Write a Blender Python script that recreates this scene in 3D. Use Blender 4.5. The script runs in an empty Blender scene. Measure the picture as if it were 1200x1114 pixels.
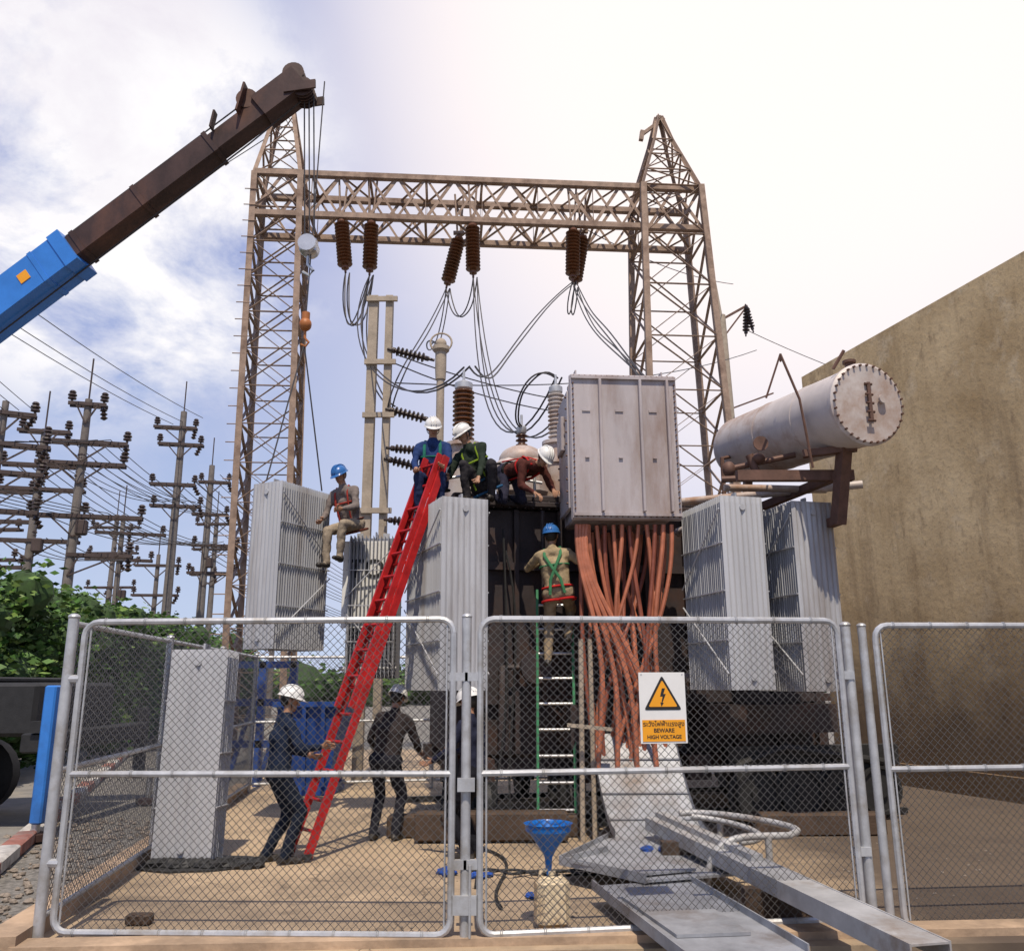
import bpy, math, random
from mathutils import Vector as V, Matrix, noise
random.seed(7)
rad=math.radians
scene=bpy.context.scene
col=scene.collection
# ------------------------------------------------------------------ materials
def mat(name,c,rough=.6,metal=0,var=.25,scale=6,bump=.1,c2=None,streak=0,detail=6,c2amt=.5,spec=.4):
    m=bpy.data.materials.new(name); m.use_nodes=True
    nt=m.node_tree; N=nt.nodes; L=nt.links
    b=N['Principled BSDF']; b.inputs['Roughness'].default_value=rough; b.inputs['Metallic'].default_value=metal
    b.inputs['Specular IOR Level'].default_value=spec
    tc=N.new('ShaderNodeTexCoord'); mp=N.new('ShaderNodeMapping'); L.new(tc.outputs['Object'],mp.inputs[0])
    if streak: mp.inputs['Scale'].default_value=(1,1,streak)
    n1=N.new('ShaderNodeTexNoise'); n1.inputs['Scale'].default_value=scale; n1.inputs['Detail'].default_value=detail; n1.inputs['Roughness'].default_value=.65
    L.new(mp.outputs[0],n1.inputs['Vector'])
    r=N.new('ShaderNodeValToRGB'); r.color_ramp.elements[0].position=.3; r.color_ramp.elements[1].position=.7
    r.color_ramp.elements[0].color=tuple(x*(1-var) for x in c)+(1,); r.color_ramp.elements[1].color=tuple(min(1,x*(1+var)) for x in c)+(1,)
    L.new(n1.outputs[0],r.inputs[0]); out=r.outputs[0]
    if c2:
        n2=N.new('ShaderNodeTexNoise'); n2.inputs['Scale'].default_value=scale*.37; n2.inputs['Detail'].default_value=8; n2.inputs['Roughness'].default_value=.7
        L.new(mp.outputs[0],n2.inputs['Vector'])
        mr=N.new('ShaderNodeMapRange'); mr.inputs[1].default_value=.65-.3*c2amt; mr.inputs[2].default_value=.78-.2*c2amt; L.new(n2.outputs[0],mr.inputs[0])
        mx=N.new('ShaderNodeMix'); mx.data_type='RGBA'; mx.inputs[7].default_value=tuple(c2)+(1,)
        L.new(mr.outputs[0],mx.inputs[0]); L.new(out,mx.inputs[6]); out=mx.outputs[2]
    L.new(out,b.inputs['Base Color'])
    if bump:
        bp=N.new('ShaderNodeBump'); bp.inputs['Strength'].default_value=bump; bp.inputs['Distance'].default_value=.02
        n3=N.new('ShaderNodeTexNoise'); n3.inputs['Scale'].default_value=scale*6; n3.inputs['Detail'].default_value=4
        L.new(tc.outputs['Object'],n3.inputs['Vector']); L.new(n3.outputs[0],bp.inputs['Height']); L.new(bp.outputs[0],b.inputs['Normal'])
    return m
M={}
M['galv']=mat('galvanised',(.48,.49,.50),.45,.45,.18,9,.05,(.34,.32,.29))
M['plate']=mat('galvanised_sheet',(.30,.31,.33),.55,.2,.3,3,.08,(.16,.13,.11),c2amt=.55,spec=.3)
M['chan']=mat('galvanised_channel',(.40,.40,.40),.55,.2,.2,4,.05,(.24,.19,.15),c2amt=.5)
M['wire']=mat('mesh_wire',(.12,.115,.11),.5,.5,.25,20,0)
M['rad']=mat('radiator_grey',(.42,.43,.45),.5,.05,.16,3,.04,(.22,.19,.17),streak=.12,c2amt=.42)
M['radd']=mat('radiator_grey_old',(.20,.22,.28),.5,.05,.15,3,.04,(.12,.11,.11),streak=.15,c2amt=.5)
M['box']=mat('box_paint',(.42,.38,.38),.5,.05,.14,2.2,.05,(.24,.165,.13),streak=.22,c2amt=.5)
M['tankc']=mat('conservator_paint',(.52,.47,.44),.5,.05,.14,2.5,.05,(.30,.17,.10),c2amt=.58)
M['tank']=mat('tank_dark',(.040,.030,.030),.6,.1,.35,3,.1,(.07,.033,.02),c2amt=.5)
M['rust']=mat('weathered_lattice',(.30,.215,.16),.7,.2,.28,5,.2,(.16,.10,.07))
M['brown']=mat('brown_steel',(.13,.07,.05),.65,.2,.3,6,.1)
M['insul']=mat('brown_porcelain',(.15,.065,.03),.28,0,.25,8,0)
M['insuld']=mat('dark_porcelain',(.05,.035,.03),.3,0,.25,8,0)
M['conc']=mat('concrete_pole',(.36,.30,.23),.85,0,.2,5,.2)
M['upole']=mat('weathered_pole',(.17,.15,.135),.85,0,.25,5,.2)
M['arm']=mat('crossarm',(.075,.055,.05),.7,.2,.25,5,.1)
M['cable']=mat('copper_cable',(.42,.145,.08),.5,0,.3,5,.05)
M['line']=mat('line_cable',(.06,.055,.055),.5,.4,.1,5,0)
M['red']=mat('red_fibreglass',(.40,.014,.014),.45,0,.3,6,.03,(.25,.03,.03),c2amt=.3)
M['green']=mat('green_fibreglass',(.05,.22,.10),.5,0,.2,6,.03)
M['alu']=mat('aluminium',(.55,.55,.55),.35,.8,.1,8,.02)
M['crblue']=mat('crane_blue',(.04,.20,.60),.35,.05,.15,2,.02,(.03,.11,.32),c2amt=.45)
M['dblue']=mat('faded_blue',(.015,.06,.26),.55,.05,.3,3,.02,(.02,.05,.13),c2amt=.5)
M['crdark']=mat('crane_dark',(.050,.027,.022),.55,.2,.5,2.2,.1,(.12,.055,.035),streak=.6)
M['black']=mat('black_rubber',(.02,.02,.02),.6,0,.3,8,.1)
M['blueplastic']=mat('blue_plastic',(.01,.15,.50),.35,0,.1,5,0)
M['ragblue']=mat('blue_cloth',(.02,.07,.30),.9,0,.4,25,.5)
M['bluepaint']=mat('blue_paint',(.02,.07,.28),.5,.1,.25,3,.1,(.02,.04,.12))
M['can']=mat('oil_can_plastic',(.66,.54,.36),.35,0,.10,4,.02,(.42,.24,.10),c2amt=.5)
M['wood']=mat('timber',(.07,.045,.03),.8,0,.35,5,.3)
M['kred']=mat('kerb_red',(.26,.11,.085),.8,0,.35,8,.1,(.25,.2,.18))
M['kwhite']=mat('kerb_white',(.46,.44,.41),.8,0,.25,8,.1,(.22,.2,.18))
M['white']=mat('sign_white',(.72,.72,.70),.5,0,.04,6,0)
M['yellow']=mat('sign_orange',(.78,.33,.015),.5,0,.05,6,0)
M['signblack']=mat('sign_black',(.02,.02,.02),.5,0,.05,6,0)
M['skin']=mat('skin',(.32,.17,.10),.55,0,.1,30,.02)
M['hair']=mat('hair',(.015,.012,.01),.6,0,.3,60,.2)
M['eyew']=mat('eye_white',(.7,.68,.65),.3,0,.02,10,0)
M['lip']=mat('lip',(.25,.09,.07),.5,0,.1,10,0)
M['helw']=mat('helmet_white',(.72,.72,.69),.3,0,.05,6,0,(.50,.48,.45))
M['helb']=mat('helmet_blue',(.03,.13,.36),.3,0,.05,6,0)
M['boot']=mat('boot',(.03,.025,.02),.5,0,.3,20,.1)
M['asph']=mat('asphalt',(.21,.20,.185),.9,0,.2,3,.3,(.27,.24,.20))
M['grav']=mat('gravel',(.24,.225,.20),.95,0,.6,22,1.0,(.10,.10,.09),detail=10)
M['leaf']=mat('leaf',(.065,.15,.025),.6,0,.5,2,0)
M['leaf2']=mat('leaf_light',(.15,.24,.05),.6,0,.4,2,0)
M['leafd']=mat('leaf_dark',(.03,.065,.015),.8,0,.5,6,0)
def yard_mat():
    m=mat('yard_concrete',(.40,.30,.195),.9,0,.2,1.3,.3,(.21,.16,.11),detail=12,c2amt=.6)
    nt=m.node_tree;N=nt.nodes;L=nt.links;b=N['Principled BSDF']; src=b.inputs['Base Color'].links[0].from_socket
    tc=N.new('ShaderNodeTexCoord')
    n=N.new('ShaderNodeTexNoise'); n.inputs['Scale'].default_value=.8; n.inputs['Detail'].default_value=12; n.inputs['Roughness'].default_value=.72; n.inputs['Distortion'].default_value=.6; L.new(tc.outputs['Object'],n.inputs['Vector'])
    mr=N.new('ShaderNodeMapRange'); mr.inputs[1].default_value=.54; mr.inputs[2].default_value=.66; mr.inputs[4].default_value=.7; L.new(n.outputs[0],mr.inputs[0])
    mx=N.new('ShaderNodeMix'); mx.data_type='RGBA'; mx.inputs[7].default_value=(.10,.075,.055,1); L.new(mr.outputs[0],mx.inputs[0]); L.new(src,mx.inputs[6])
    v=N.new('ShaderNodeTexVoronoi'); v.feature='DISTANCE_TO_EDGE'; v.inputs['Scale'].default_value=.55
    nn=N.new('ShaderNodeTexNoise'); nn.inputs['Scale'].default_value=2.5; nn.inputs['Detail'].default_value=6; L.new(tc.outputs['Object'],nn.inputs['Vector'])
    va=N.new('ShaderNodeVectorMath'); va.operation='MULTIPLY_ADD'; va.inputs[1].default_value=(.5,.5,.5); L.new(nn.outputs['Color'],va.inputs[0]); L.new(tc.outputs['Object'],va.inputs[2]); L.new(va.outputs[0],v.inputs['Vector'])
    m2=N.new('ShaderNodeMapRange'); m2.inputs[1].default_value=.006; m2.inputs[2].default_value=.0; m2.inputs[4].default_value=.75; L.new(v.outputs['Distance'],m2.inputs[0])
    mx2=N.new('ShaderNodeMix'); mx2.data_type='RGBA'; mx2.inputs[7].default_value=(.07,.05,.035,1); L.new(m2.outputs[0],mx2.inputs[0]); L.new(mx.outputs[2],mx2.inputs[6])
    # wall's shade painted into the ground colour, darker to the right (by world X)
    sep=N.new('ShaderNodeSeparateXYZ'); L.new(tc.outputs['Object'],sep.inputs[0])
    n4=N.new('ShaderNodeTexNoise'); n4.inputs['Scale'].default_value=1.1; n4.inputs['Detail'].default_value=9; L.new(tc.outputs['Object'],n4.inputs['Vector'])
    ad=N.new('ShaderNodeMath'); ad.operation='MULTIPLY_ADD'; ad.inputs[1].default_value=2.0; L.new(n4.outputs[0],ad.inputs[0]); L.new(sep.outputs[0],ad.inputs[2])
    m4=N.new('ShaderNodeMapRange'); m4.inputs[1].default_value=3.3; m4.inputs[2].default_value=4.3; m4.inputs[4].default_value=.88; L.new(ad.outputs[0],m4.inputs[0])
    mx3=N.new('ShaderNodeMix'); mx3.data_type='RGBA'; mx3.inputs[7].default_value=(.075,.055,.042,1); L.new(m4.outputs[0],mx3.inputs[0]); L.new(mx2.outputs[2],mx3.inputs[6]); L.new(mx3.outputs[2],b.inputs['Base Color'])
    return m
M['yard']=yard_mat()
def wall_mat():
    m=bpy.data.materials.new('weathered_render'); m.use_nodes=True; nt=m.node_tree;N=nt.nodes;L=nt.links
    b=N['Principled BSDF']; b.inputs['Roughness'].default_value=.9; b.inputs['Specular IOR Level'].default_value=.15
    tc=N.new('ShaderNodeTexCoord')
    def nz(s,sc=(1,1,1),d=8,r=.65):
        mp=N.new('ShaderNodeMapping'); mp.inputs['Scale'].default_value=sc; L.new(tc.outputs['Object'],mp.inputs[0])
        n=N.new('ShaderNodeTexNoise'); n.inputs['Scale'].default_value=s; n.inputs['Detail'].default_value=d; n.inputs['Roughness'].default_value=r
        L.new(mp.outputs[0],n.inputs['Vector']); return n.outputs[0]
    r=N.new('ShaderNodeValToRGB'); e=r.color_ramp.elements; e[0].position=.34; e[1].position=.64
    e[0].color=(.50,.345,.17,1); e[1].color=(.80,.60,.33,1); L.new(nz(.6),r.inputs[0])
    out=r.outputs[0]
    def mixin(out,fac,c,lo,hi,amt):
        mr=N.new('ShaderNodeMapRange'); mr.inputs[1].default_value=lo; mr.inputs[2].default_value=hi; mr.inputs[4].default_value=amt; L.new(fac,mr.inputs[0])
        mx=N.new('ShaderNodeMix'); mx.data_type='RGBA'; mx.inputs[7].default_value=c+(1,); L.new(mr.outputs[0],mx.inputs[0]); L.new(out,mx.inputs[6]); return mx.outputs[2]
    out=mixin(out,nz(2.2,(1,1,.10)),(.32,.215,.115),.50,.72,.75)
    out=mixin(out,nz(1.6),(.82,.66,.42),.54,.68,.6)
    out=mixin(out,nz(5,(1,1,.5)),(.28,.19,.11),.57,.70,.6)
    out=mixin(out,nz(18),(.26,.18,.1),.53,.75,.55)
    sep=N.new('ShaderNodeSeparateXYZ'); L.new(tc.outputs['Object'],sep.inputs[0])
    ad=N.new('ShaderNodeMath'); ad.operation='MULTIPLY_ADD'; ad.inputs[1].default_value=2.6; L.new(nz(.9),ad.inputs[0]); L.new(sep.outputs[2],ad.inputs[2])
    mr=N.new('ShaderNodeMapRange'); mr.inputs[1].default_value=4.6; mr.inputs[2].default_value=2.2; mr.inputs[4].default_value=.88; L.new(ad.outputs[0],mr.inputs[0])  # shade on the lower wall painted into the colour, darkening towards the base
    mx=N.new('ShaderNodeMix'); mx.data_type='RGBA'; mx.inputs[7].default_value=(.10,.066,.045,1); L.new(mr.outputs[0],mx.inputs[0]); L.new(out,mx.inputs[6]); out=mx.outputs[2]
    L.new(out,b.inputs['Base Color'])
    bp=N.new('ShaderNodeBump'); bp.inputs['Strength'].default_value=.45; bp.inputs['Distance'].default_value=.02; L.new(nz(9),bp.inputs['Height']); L.new(bp.outputs[0],b.inputs['Normal'])
    return m
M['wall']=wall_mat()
def cloth(name,c,var=.25): return mat(name,c,.85,0,var,14,.3,spec=.1)

# ------------------------------------------------------------------ mesh builder
def frame(d,up=None):
    d=V(d).normalized(); u=V(up) if up is not None else V((0,0,1))
    if abs(d.dot(u.normalized()))>.97: u=V((0,1,0)) if abs(d.y)<.9 else V((1,0,0))
    x=u.cross(d).normalized(); y=d.cross(x).normalized(); return x,y,d
class MB:
    def __init__(s,T=None): s.v=[];s.f=[];s.m=[];s.T=T
    def add(s,vs,fs,mi=0):
        o=len(s.v)
        if s.T is not None: vs=[s.T@V(p) for p in vs]
        s.v.extend([tuple(p) for p in vs]); s.f.extend([tuple(i+o for i in f) for f in fs]); s.m.extend([int(mi)]*len(fs))
    def box(s,c,sz,R=None,mi=0):
        c=V(c); h=[x/2 for x in sz]; vs=[]
        for x in(-1,1):
            for y in(-1,1):
                for z in(-1,1):
                    p=V((x*h[0],y*h[1],z*h[2])); p=(R@p if R is not None else p); vs.append(p+c)
        s.add(vs,[(0,1,3,2),(4,6,7,5),(0,4,5,1),(2,3,7,6),(0,2,6,4),(1,5,7,3)],mi)
    def bbox(s,c,sz,b=.01,R=None,mi=0):
        c=V(c);hx,hy,hz=[x/2 for x in sz]; vs=[];fs=[]
        prof=[(-hz,b),(-hz+b,0),(hz-b,0),(hz,b)]
        for z,i in prof:
            X=hx-i;Y=hy-i
            for p in[(X,Y-b),(X-b,Y),(-X+b,Y),(-X,Y-b),(-X,-Y+b),(-X+b,-Y),(X-b,-Y),(X,-Y+b)]:
                q=V((p[0],p[1],z)); q=(R@q if R is not None else q); vs.append(q+c)
        for k in range(3):
            for j in range(8): fs.append((k*8+j,k*8+(j+1)%8,k*8+8+(j+1)%8,k*8+8+j))
        fs.append(tuple(range(7,-1,-1))); fs.append(tuple(range(24,32)))
        s.add(vs,fs,mi)
    def bar(s,p0,p1,w,h,mi=0,up=None):
        p0=V(p0);p1=V(p1); x,y,d=frame(p1-p0,up); vs=[]
        for p in(p0,p1):
            for a,b in((-1,-1),(1,-1),(1,1),(-1,1)): vs.append(p+x*a*w/2+y*b*h/2)
        s.add(vs,[(0,1,5,4),(1,2,6,5),(2,3,7,6),(3,0,4,7),(3,2,1,0),(4,5,6,7)],mi)
    def ang(s,p0,p1,w,t=.012,mi=0,up=None):
        p0=V(p0);p1=V(p1); x,y,d=frame(p1-p0,up)
        s.bar(p0-y*w/2,p1-y*w/2,w,t,mi,up); s.bar(p0-x*w/2,p1-x*w/2,t,w*.98,mi,up)
    def tube(s,p0,p1,r0,r1=None,n=8,mi=0,caps=True):
        if r1 is None:r1=r0
        p0=V(p0);p1=V(p1);x,y,d=frame(p1-p0); vs=[]
        for p,r in((p0,r0),(p1,r1)):
            for i in range(n):
                a=2*math.pi*i/n; vs.append(p+x*math.cos(a)*r+y*math.sin(a)*r)
        fs=[(i,(i+1)%n,n+(i+1)%n,n+i) for i in range(n)]
        if caps: fs+= [tuple(range(n-1,-1,-1)),tuple(range(n,2*n))]
        s.add(vs,fs,mi)
    def path(s,pts,r,n=6,mi=0,flat=1):
        pts=[V(p) for p in pts]; rs=r if isinstance(r,(list,tuple)) else [r]*len(pts); vs=[];fs=[]
        px=None
        for k,p in enumerate(pts):
            d=(pts[min(k+1,len(pts)-1)]-pts[max(k-1,0)]).normalized()
            if px is None: x,y,_=frame(d)
            else:
                x=(px-d*px.dot(d)).normalized(); y=d.cross(x)
            px=x
            for i in range(n):
                a=2*math.pi*i/n; vs.append(p+x*math.cos(a)*rs[k]+y*math.sin(a)*rs[k]*flat)
        for k in range(len(pts)-1):
            for i in range(n): fs.append((k*n+i,k*n+(i+1)%n,(k+1)*n+(i+1)%n,(k+1)*n+i))
        fs+=[tuple(range(n-1,-1,-1)),tuple(range((len(pts)-1)*n,len(pts)*n))]
        s.add(vs,fs,mi)
    def lathe(s,p,axis,prof,n=14,mi=0):
        p=V(p);x,y,d=frame(axis); vs=[];fs=[]
        for t,r in prof:
            for i in range(n):
                a=2*math.pi*i/n; vs.append(p+d*t+x*math.cos(a)*max(r,.0005)+y*math.sin(a)*max(r,.0005))
        for k in range(len(prof)-1):
            for i in range(n): fs.append((k*n+i,k*n+(i+1)%n,(k+1)*n+(i+1)%n,(k+1)*n+i))
        fs+=[tuple(range(n-1,-1,-1)),tuple(range((len(prof)-1)*n,len(prof)*n))]
        s.add(vs,fs,mi)
    def ell(s,c,r,R=None,n=12,k=8,mi=0,zmin=-1,rough=0):
        c=V(c)
        if not hasattr(r,'__len__'): r=(r,r,r)
        vs=[];fs=[]
        for j in range(k+1):
            t=-math.pi/2+math.pi*j/k; z=max(math.sin(t),zmin); cr=math.cos(t) if math.sin(t)>=zmin else math.sqrt(1-zmin*zmin)
            for i in range(n):
                a=2*math.pi*i/n; q=V((r[0]*cr*math.cos(a),r[1]*cr*math.sin(a),r[2]*z))
                if rough: q=q*(1+rough*(random.random()-.5))
                q=R@q if R is not None else q; vs.append(c+q)
        for j in range(k):
            for i in range(n): fs.append((j*n+i,j*n+(i+1)%n,(j+1)*n+(i+1)%n,(j+1)*n+i))
        s.add(vs,fs,mi)
    def prism(s,poly,z0,z1,mi=0):
        n=len(poly); vs=[(p[0],p[1],z0) for p in poly]+[(p[0],p[1],z1) for p in poly]
        s.add(vs,[tuple(range(n-1,-1,-1)),tuple(range(n,2*n))]+[(i,(i+1)%n,n+(i+1)%n,n+i) for i in range(n)],mi)
    def obj(s,name,mats,parent=None,smooth=True):
        me=bpy.data.meshes.new(name); me.from_pydata(s.v,[],s.f)
        for m in mats: me.materials.append(M[m] if isinstance(m,str) else m)
        me.polygons.foreach_set('material_index',s.m)
        if smooth:
            me.polygons.foreach_set('use_smooth',[True]*len(s.f)); me.set_sharp_from_angle(angle=rad(38))
        me.update()
        o=bpy.data.objects.new(name,me); col.objects.link(o)
        if parent: o.parent=parent
        return o
def empty(name):
    o=bpy.data.objects.new(name,None); o.empty_display_size=.2; col.objects.link(o); return o
def TR(x,y,z,deg): return Matrix.Translation((x,y,z))@Matrix.Rotation(rad(deg),4,'Z')
def sag(a,b,s,n=14):
    a=V(a);b=V(b); return [a.lerp(b,i/n)-V((0,0,s*4*(i/n)*(1-i/n))) for i in range(n+1)]
def bez(ps,n=16):
    ps=[V(p) for p in ps]; out=[]
    for i in range(n+1):
        q=ps[:]; t=i/n
        while len(q)>1: q=[q[k].lerp(q[k+1],t) for k in range(len(q)-1)]
        out.append(q[0])
    return out

# ------------------------------------------------------------------ camera, sun, sky
cam=bpy.data.cameras.new('camera'); cam.sensor_width=36; cam.lens=30.0; cam.clip_start=.1; cam.clip_end=2000
co=bpy.data.objects.new('camera',cam); col.objects.link(co)
co.matrix_world=Matrix.Translation((0,0,1.7))@Matrix.Rotation(rad(90+13.7),4,'X')@Matrix.Rotation(rad(-.3),4,'Z')
scene.camera=co
ts=V((.03,-.47,.88)).normalized()
sl=bpy.data.lights.new('sun','SUN'); sl.energy=4.5; sl.angle=rad(.5); sl.color=(1,.88,.72)
so=bpy.data.objects.new('sun',sl); so.rotation_euler=ts.to_track_quat('Z','Y').to_euler(); so.location=(2,-20,50); col.objects.link(so)
w=bpy.data.worlds.new('World'); scene.world=w; w.use_nodes=True; nt=w.node_tree;N=nt.nodes;L=nt.links
bg=N['Background']; bg.inputs[1].default_value=.1
sky=N.new('ShaderNodeTexSky'); sky.sky_type='NISHITA'; sky.sun_disc=False; sky.sun_elevation=math.asin(ts.z); sky.sun_rotation=math.atan2(ts.x,ts.y)
sky.air_density=1.2; sky.dust_density=1.5; sky.ozone_density=2.0
tc=N.new('ShaderNodeTexCoord'); D=tc.outputs['Generated']
def math_(op,a,b=None,c=None):
    n=N.new('ShaderNodeMath'); n.operation=op
    for i,x in enumerate((a,b,c)):
        if x is None: continue
        if isinstance(x,(int,float)): n.inputs[i].default_value=x
        else: L.new(x,n.inputs[i])
    return n.outputs[0]
def dotm(vec,lo,hi,smooth=True):
    v=V(vec).normalized(); n=N.new('ShaderNodeVectorMath'); n.operation='DOT_PRODUCT'; n.inputs[1].default_value=v; L.new(D,n.inputs[0])
    m=N.new('ShaderNodeMapRange'); m.interpolation_type='SMOOTHSTEP' if smooth else 'LINEAR'; m.inputs[1].default_value=lo; m.inputs[2].default_value=hi; L.new(n.outputs['Value'],m.inputs[0]); return m.outputs[0]
def mr(x,a,b,c=0,d=1):
    m=N.new('ShaderNodeMapRange'); m.inputs[1].default_value=a;m.inputs[2].default_value=b;m.inputs[3].default_value=c;m.inputs[4].default_value=d; L.new(x,m.inputs[0]); return m.outputs[0]
def mix(f,a,c):
    m=N.new('ShaderNodeMix'); m.data_type='RGBA'
    if isinstance(f,float): m.inputs[0].default_value=f
    else: L.new(f,m.inputs[0])
    L.new(a,m.inputs[6])
    m.inputs[7].default_value=tuple(c)+(1,); return m.outputs[2]
sp=N.new('ShaderNodeSeparateXYZ'); L.new(D,sp.inputs[0])
zz=math_('ADD',math_('MAXIMUM',sp.outputs[2],0.0),.35)
cb=N.new('ShaderNodeCombineXYZ'); L.new(math_('DIVIDE',sp.outputs[0],zz),cb.inputs[0]); L.new(math_('DIVIDE',sp.outputs[1],zz),cb.inputs[1])
def nz(s,d,r=.6,dist=0,off=0):
    n=N.new('ShaderNodeTexNoise'); n.noise_dimensions='4D'; n.inputs['W'].default_value=off; n.inputs['Scale'].default_value=s;n.inputs['Detail'].default_value=d;n.inputs['Roughness'].default_value=r; n.inputs['Distortion'].default_value=dist
    L.new(cb.outputs[0],n.inputs['Vector']); return n.outputs[0]
base=mix(.80,sky.outputs[0],(2.5,3.4,7.1))
c0=mix(mr(sp.outputs[2],.50,0.02,0,.9),base,(6.0,7.0,8.9))
wisp=mr(nz(1.5,8,.62,.5,3),.49,.80,0,.65)
c1=mix(wisp,c0,(7.0,6.9,8.6))
hz0=dotm((.40,.78,.48),.66,.99)
c1b=mix(math_('MULTIPLY',hz0,.85),c1,(8.5,8.2,9.2))
hz=dotm((.28,.70,.66),.84,.985)
c2=mix(hz,c1b,(11.0,10.0,9.7))
blob=math_('MULTIPLY',dotm((-.413,.766,.494),.958,.985),mr(nz(3.4,10,.62,.25,1.7),.41,.57))
c3=mix(blob,c2,(10.2,10.0,10.2))
blob2=math_('MULTIPLY',dotm((-.44,.66,.60),.975,.996),mr(nz(4,10,.62,.3,5.2),.40,.6))
c4=mix(blob2,c3,(8.6,8.2,8.9))
L.new(c4,bg.inputs[0])

# ------------------------------------------------------------------ ground, yard, road, kerb
mb=MB(); mb.add([(-400,-300,-.17),(400,-300,-.17),(400,500,-.17),(-400,500,-.17)],[(0,1,2,3)]); mb.obj('ground',['grav'])
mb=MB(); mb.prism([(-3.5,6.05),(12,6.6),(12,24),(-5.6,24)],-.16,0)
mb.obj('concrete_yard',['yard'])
kd=V((-.331,.944,0)).normalized(); kn=V((-.944,-.331,0)); k0=V((-5.3,9.3,0))
a=k0-kd*12; b=k0+kd*60
mb=MB(); mb.add([a+V((0,0,-.155)),b+V((0,0,-.155)),b+kn*6.5+V((0,0,-.155)),a+kn*6.5+V((0,0,-.155))],[(3,2,1,0)])
mb.obj('road',['asph'])
mb=MB(); R=Matrix.Rotation(math.atan2(kd.y,kd.x),3,'Z')
for i in range(-8,42):
    c=k0+kd*(i*1.0+.5); mb.bbox((c.x,c.y,-.09),(.985,.22,.15),.02,R,mi=(i%2))
mb.obj('kerb',['kwhite','kred'])
mb=MB()
mb.bar((-3.38,6.12,.02),(-4.5,15,.02),.24,.18); mb.bar((-3.3,6.22,.0),(7,6.75,.0),.22,.1)
mb.obj('fence_footing',[mat('footing',(.42,.30,.20),.9,0,.3,3,.4,(.22,.16,.11),c2amt=.6)])
mb=MB()
for i in range(900):
    y=random.uniform(5.2,13); x=-3.6-(y-6)*.12-random.random()**1.3*(1.6+.1*(y-6)); s=random.uniform(.015,.05)
    mb.ell((x,y,-.165+s*.3),(s,s*.8,s*.6),Matrix.Rotation(random.random()*3,3,'Z'),6,4,rough=.4)
for i in range(160):
    s=random.uniform(.006,.018); mb.ell((random.uniform(-1,5.5),random.uniform(6.5,10.5),s*.3),(s,s*.8,s*.6),None,5,4,rough=.5)
mb.obj('loose_stones',[mat('stone',(.25,.21,.17),.9,0,.4,30,.2)],smooth=False)

# ------------------------------------------------------------------ wall
mb=MB()
A=V((6.15,17.1,0)); B=V((10.52,2.0,0)); d=(B-A).normalized(); n=V((-d.y,d.x,0))
if n.x<0:n=-n
H=7.98
q=[A,B,B+n*.35,A+n*.35]
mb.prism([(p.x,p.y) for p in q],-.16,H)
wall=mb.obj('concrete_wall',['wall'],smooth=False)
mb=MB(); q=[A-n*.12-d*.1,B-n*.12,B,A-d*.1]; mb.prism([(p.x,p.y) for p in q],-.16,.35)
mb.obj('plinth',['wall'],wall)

# ------------------------------------------------------------------ chain link fence
def mesh_panel(mb,p0,p1,z0,z1,cell=.058,r=.0025,mi=0):
    p0=V(p0);p1=V(p1); Lh=(p1-p0).length; h=z1-z0; d=(p1-p0).normalized(); n=V((-d.y,d.x,0))
    def P(u,v,o): return p0+d*u+n*(o+.014*math.sin(u*2.3)*math.sin(v*3.1/h))+V((0,0,z0+v))
    k=-int(h/cell)-1
    while k*cell<Lh:
        u=k*cell+random.uniform(-.003,.003)
        for sgn in(1,-1):
            t0=max(0,-u); t1=min(h,Lh-u)
            if t1-t0>.01:
                ts_=[t0,(t0+t1)/2,t1]
                for ta,tb in zip(ts_,ts_[1:]):
                    va,vb=(ta,tb) if sgn==1 else (h-ta,h-tb)
                    mb.tube(P(u+ta,va,.002*sgn),P(u+tb,vb,.002*sgn),r,r,3,mi,False)
        k+=1
def rounded(p0,p1,z0,z1,r=.1):
    p0=V(p0);p1=V(p1);d=(p1-p0).normalized(); up=V((0,0,1)); L_=(p1-p0).length
    pts=[]
    for (u,v,a0) in((L_-r,z1-r,0),(r,z1-r,90),(r,z0+r,180),(L_-r,z0+r,270)):
        for i in range(5):
            a=rad(a0+i*22.5); pts.append(p0+d*(u+r*math.cos(a))+up*(v+r*math.sin(a)))
    pts.append(pts[0]); return pts
def gate(name,p0,p1,z0=.06,z1=2.16,mid=1.09):
    e=empty(name); f=MB(); f.path(rounded(p0,p1,z0,z1),.024,8)
    a=V(p0);b=V(p1); f.tube(a+V((0,0,mid)),b+V((0,0,mid)),.022,n=8)
    d=(b-a).normalized(); Ln=(b-a).length
    for k in range(int(Ln/.3)):
        for z in(z0,mid,z1):
            c=a+d*(.15+k*.3)+V((0,0,z))
            for dd in(-.006,.006): f.path([c+d*dd+V((0,.027*math.cos(q_),.027*math.sin(q_))) for q_ in[i/8*6.283 for i in range(9)]],.003,4)
    f.tube(a+d*.045+V((0,0,z0+.04)),a+d*.045+V((0,0,z1-.04)),.007,n=5)
    f.tube(b-d*.045+V((0,0,z0+.04)),b-d*.045+V((0,0,z1-.04)),.007,n=5)
    f.obj('frame',['galv'],e)
    m=MB(); mesh_panel(m,a+d*.02,b-d*.02,z0+.015,z1-.015); m.obj('chain_link',['wire'],e)
    return e
def post(mb,x,y,h,r=.038):
    mb.tube((x,y,-.1),(x,y,h),r,n=12); mb.ell((x,y,h),(r*1.15,r*1.15,r*.7),n=12,k=6)
gate('fence_gate',(-3.17,6.42,0),(-.43,6.30,0))
gate('fence_gate',(-.235,6.30,0),(2.50,6.68,0))
gate('fence_panel',(2.78,6.66,0),(6.1,6.95,0),z0=-.02,z1=2.12,mid=1.07)
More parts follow.
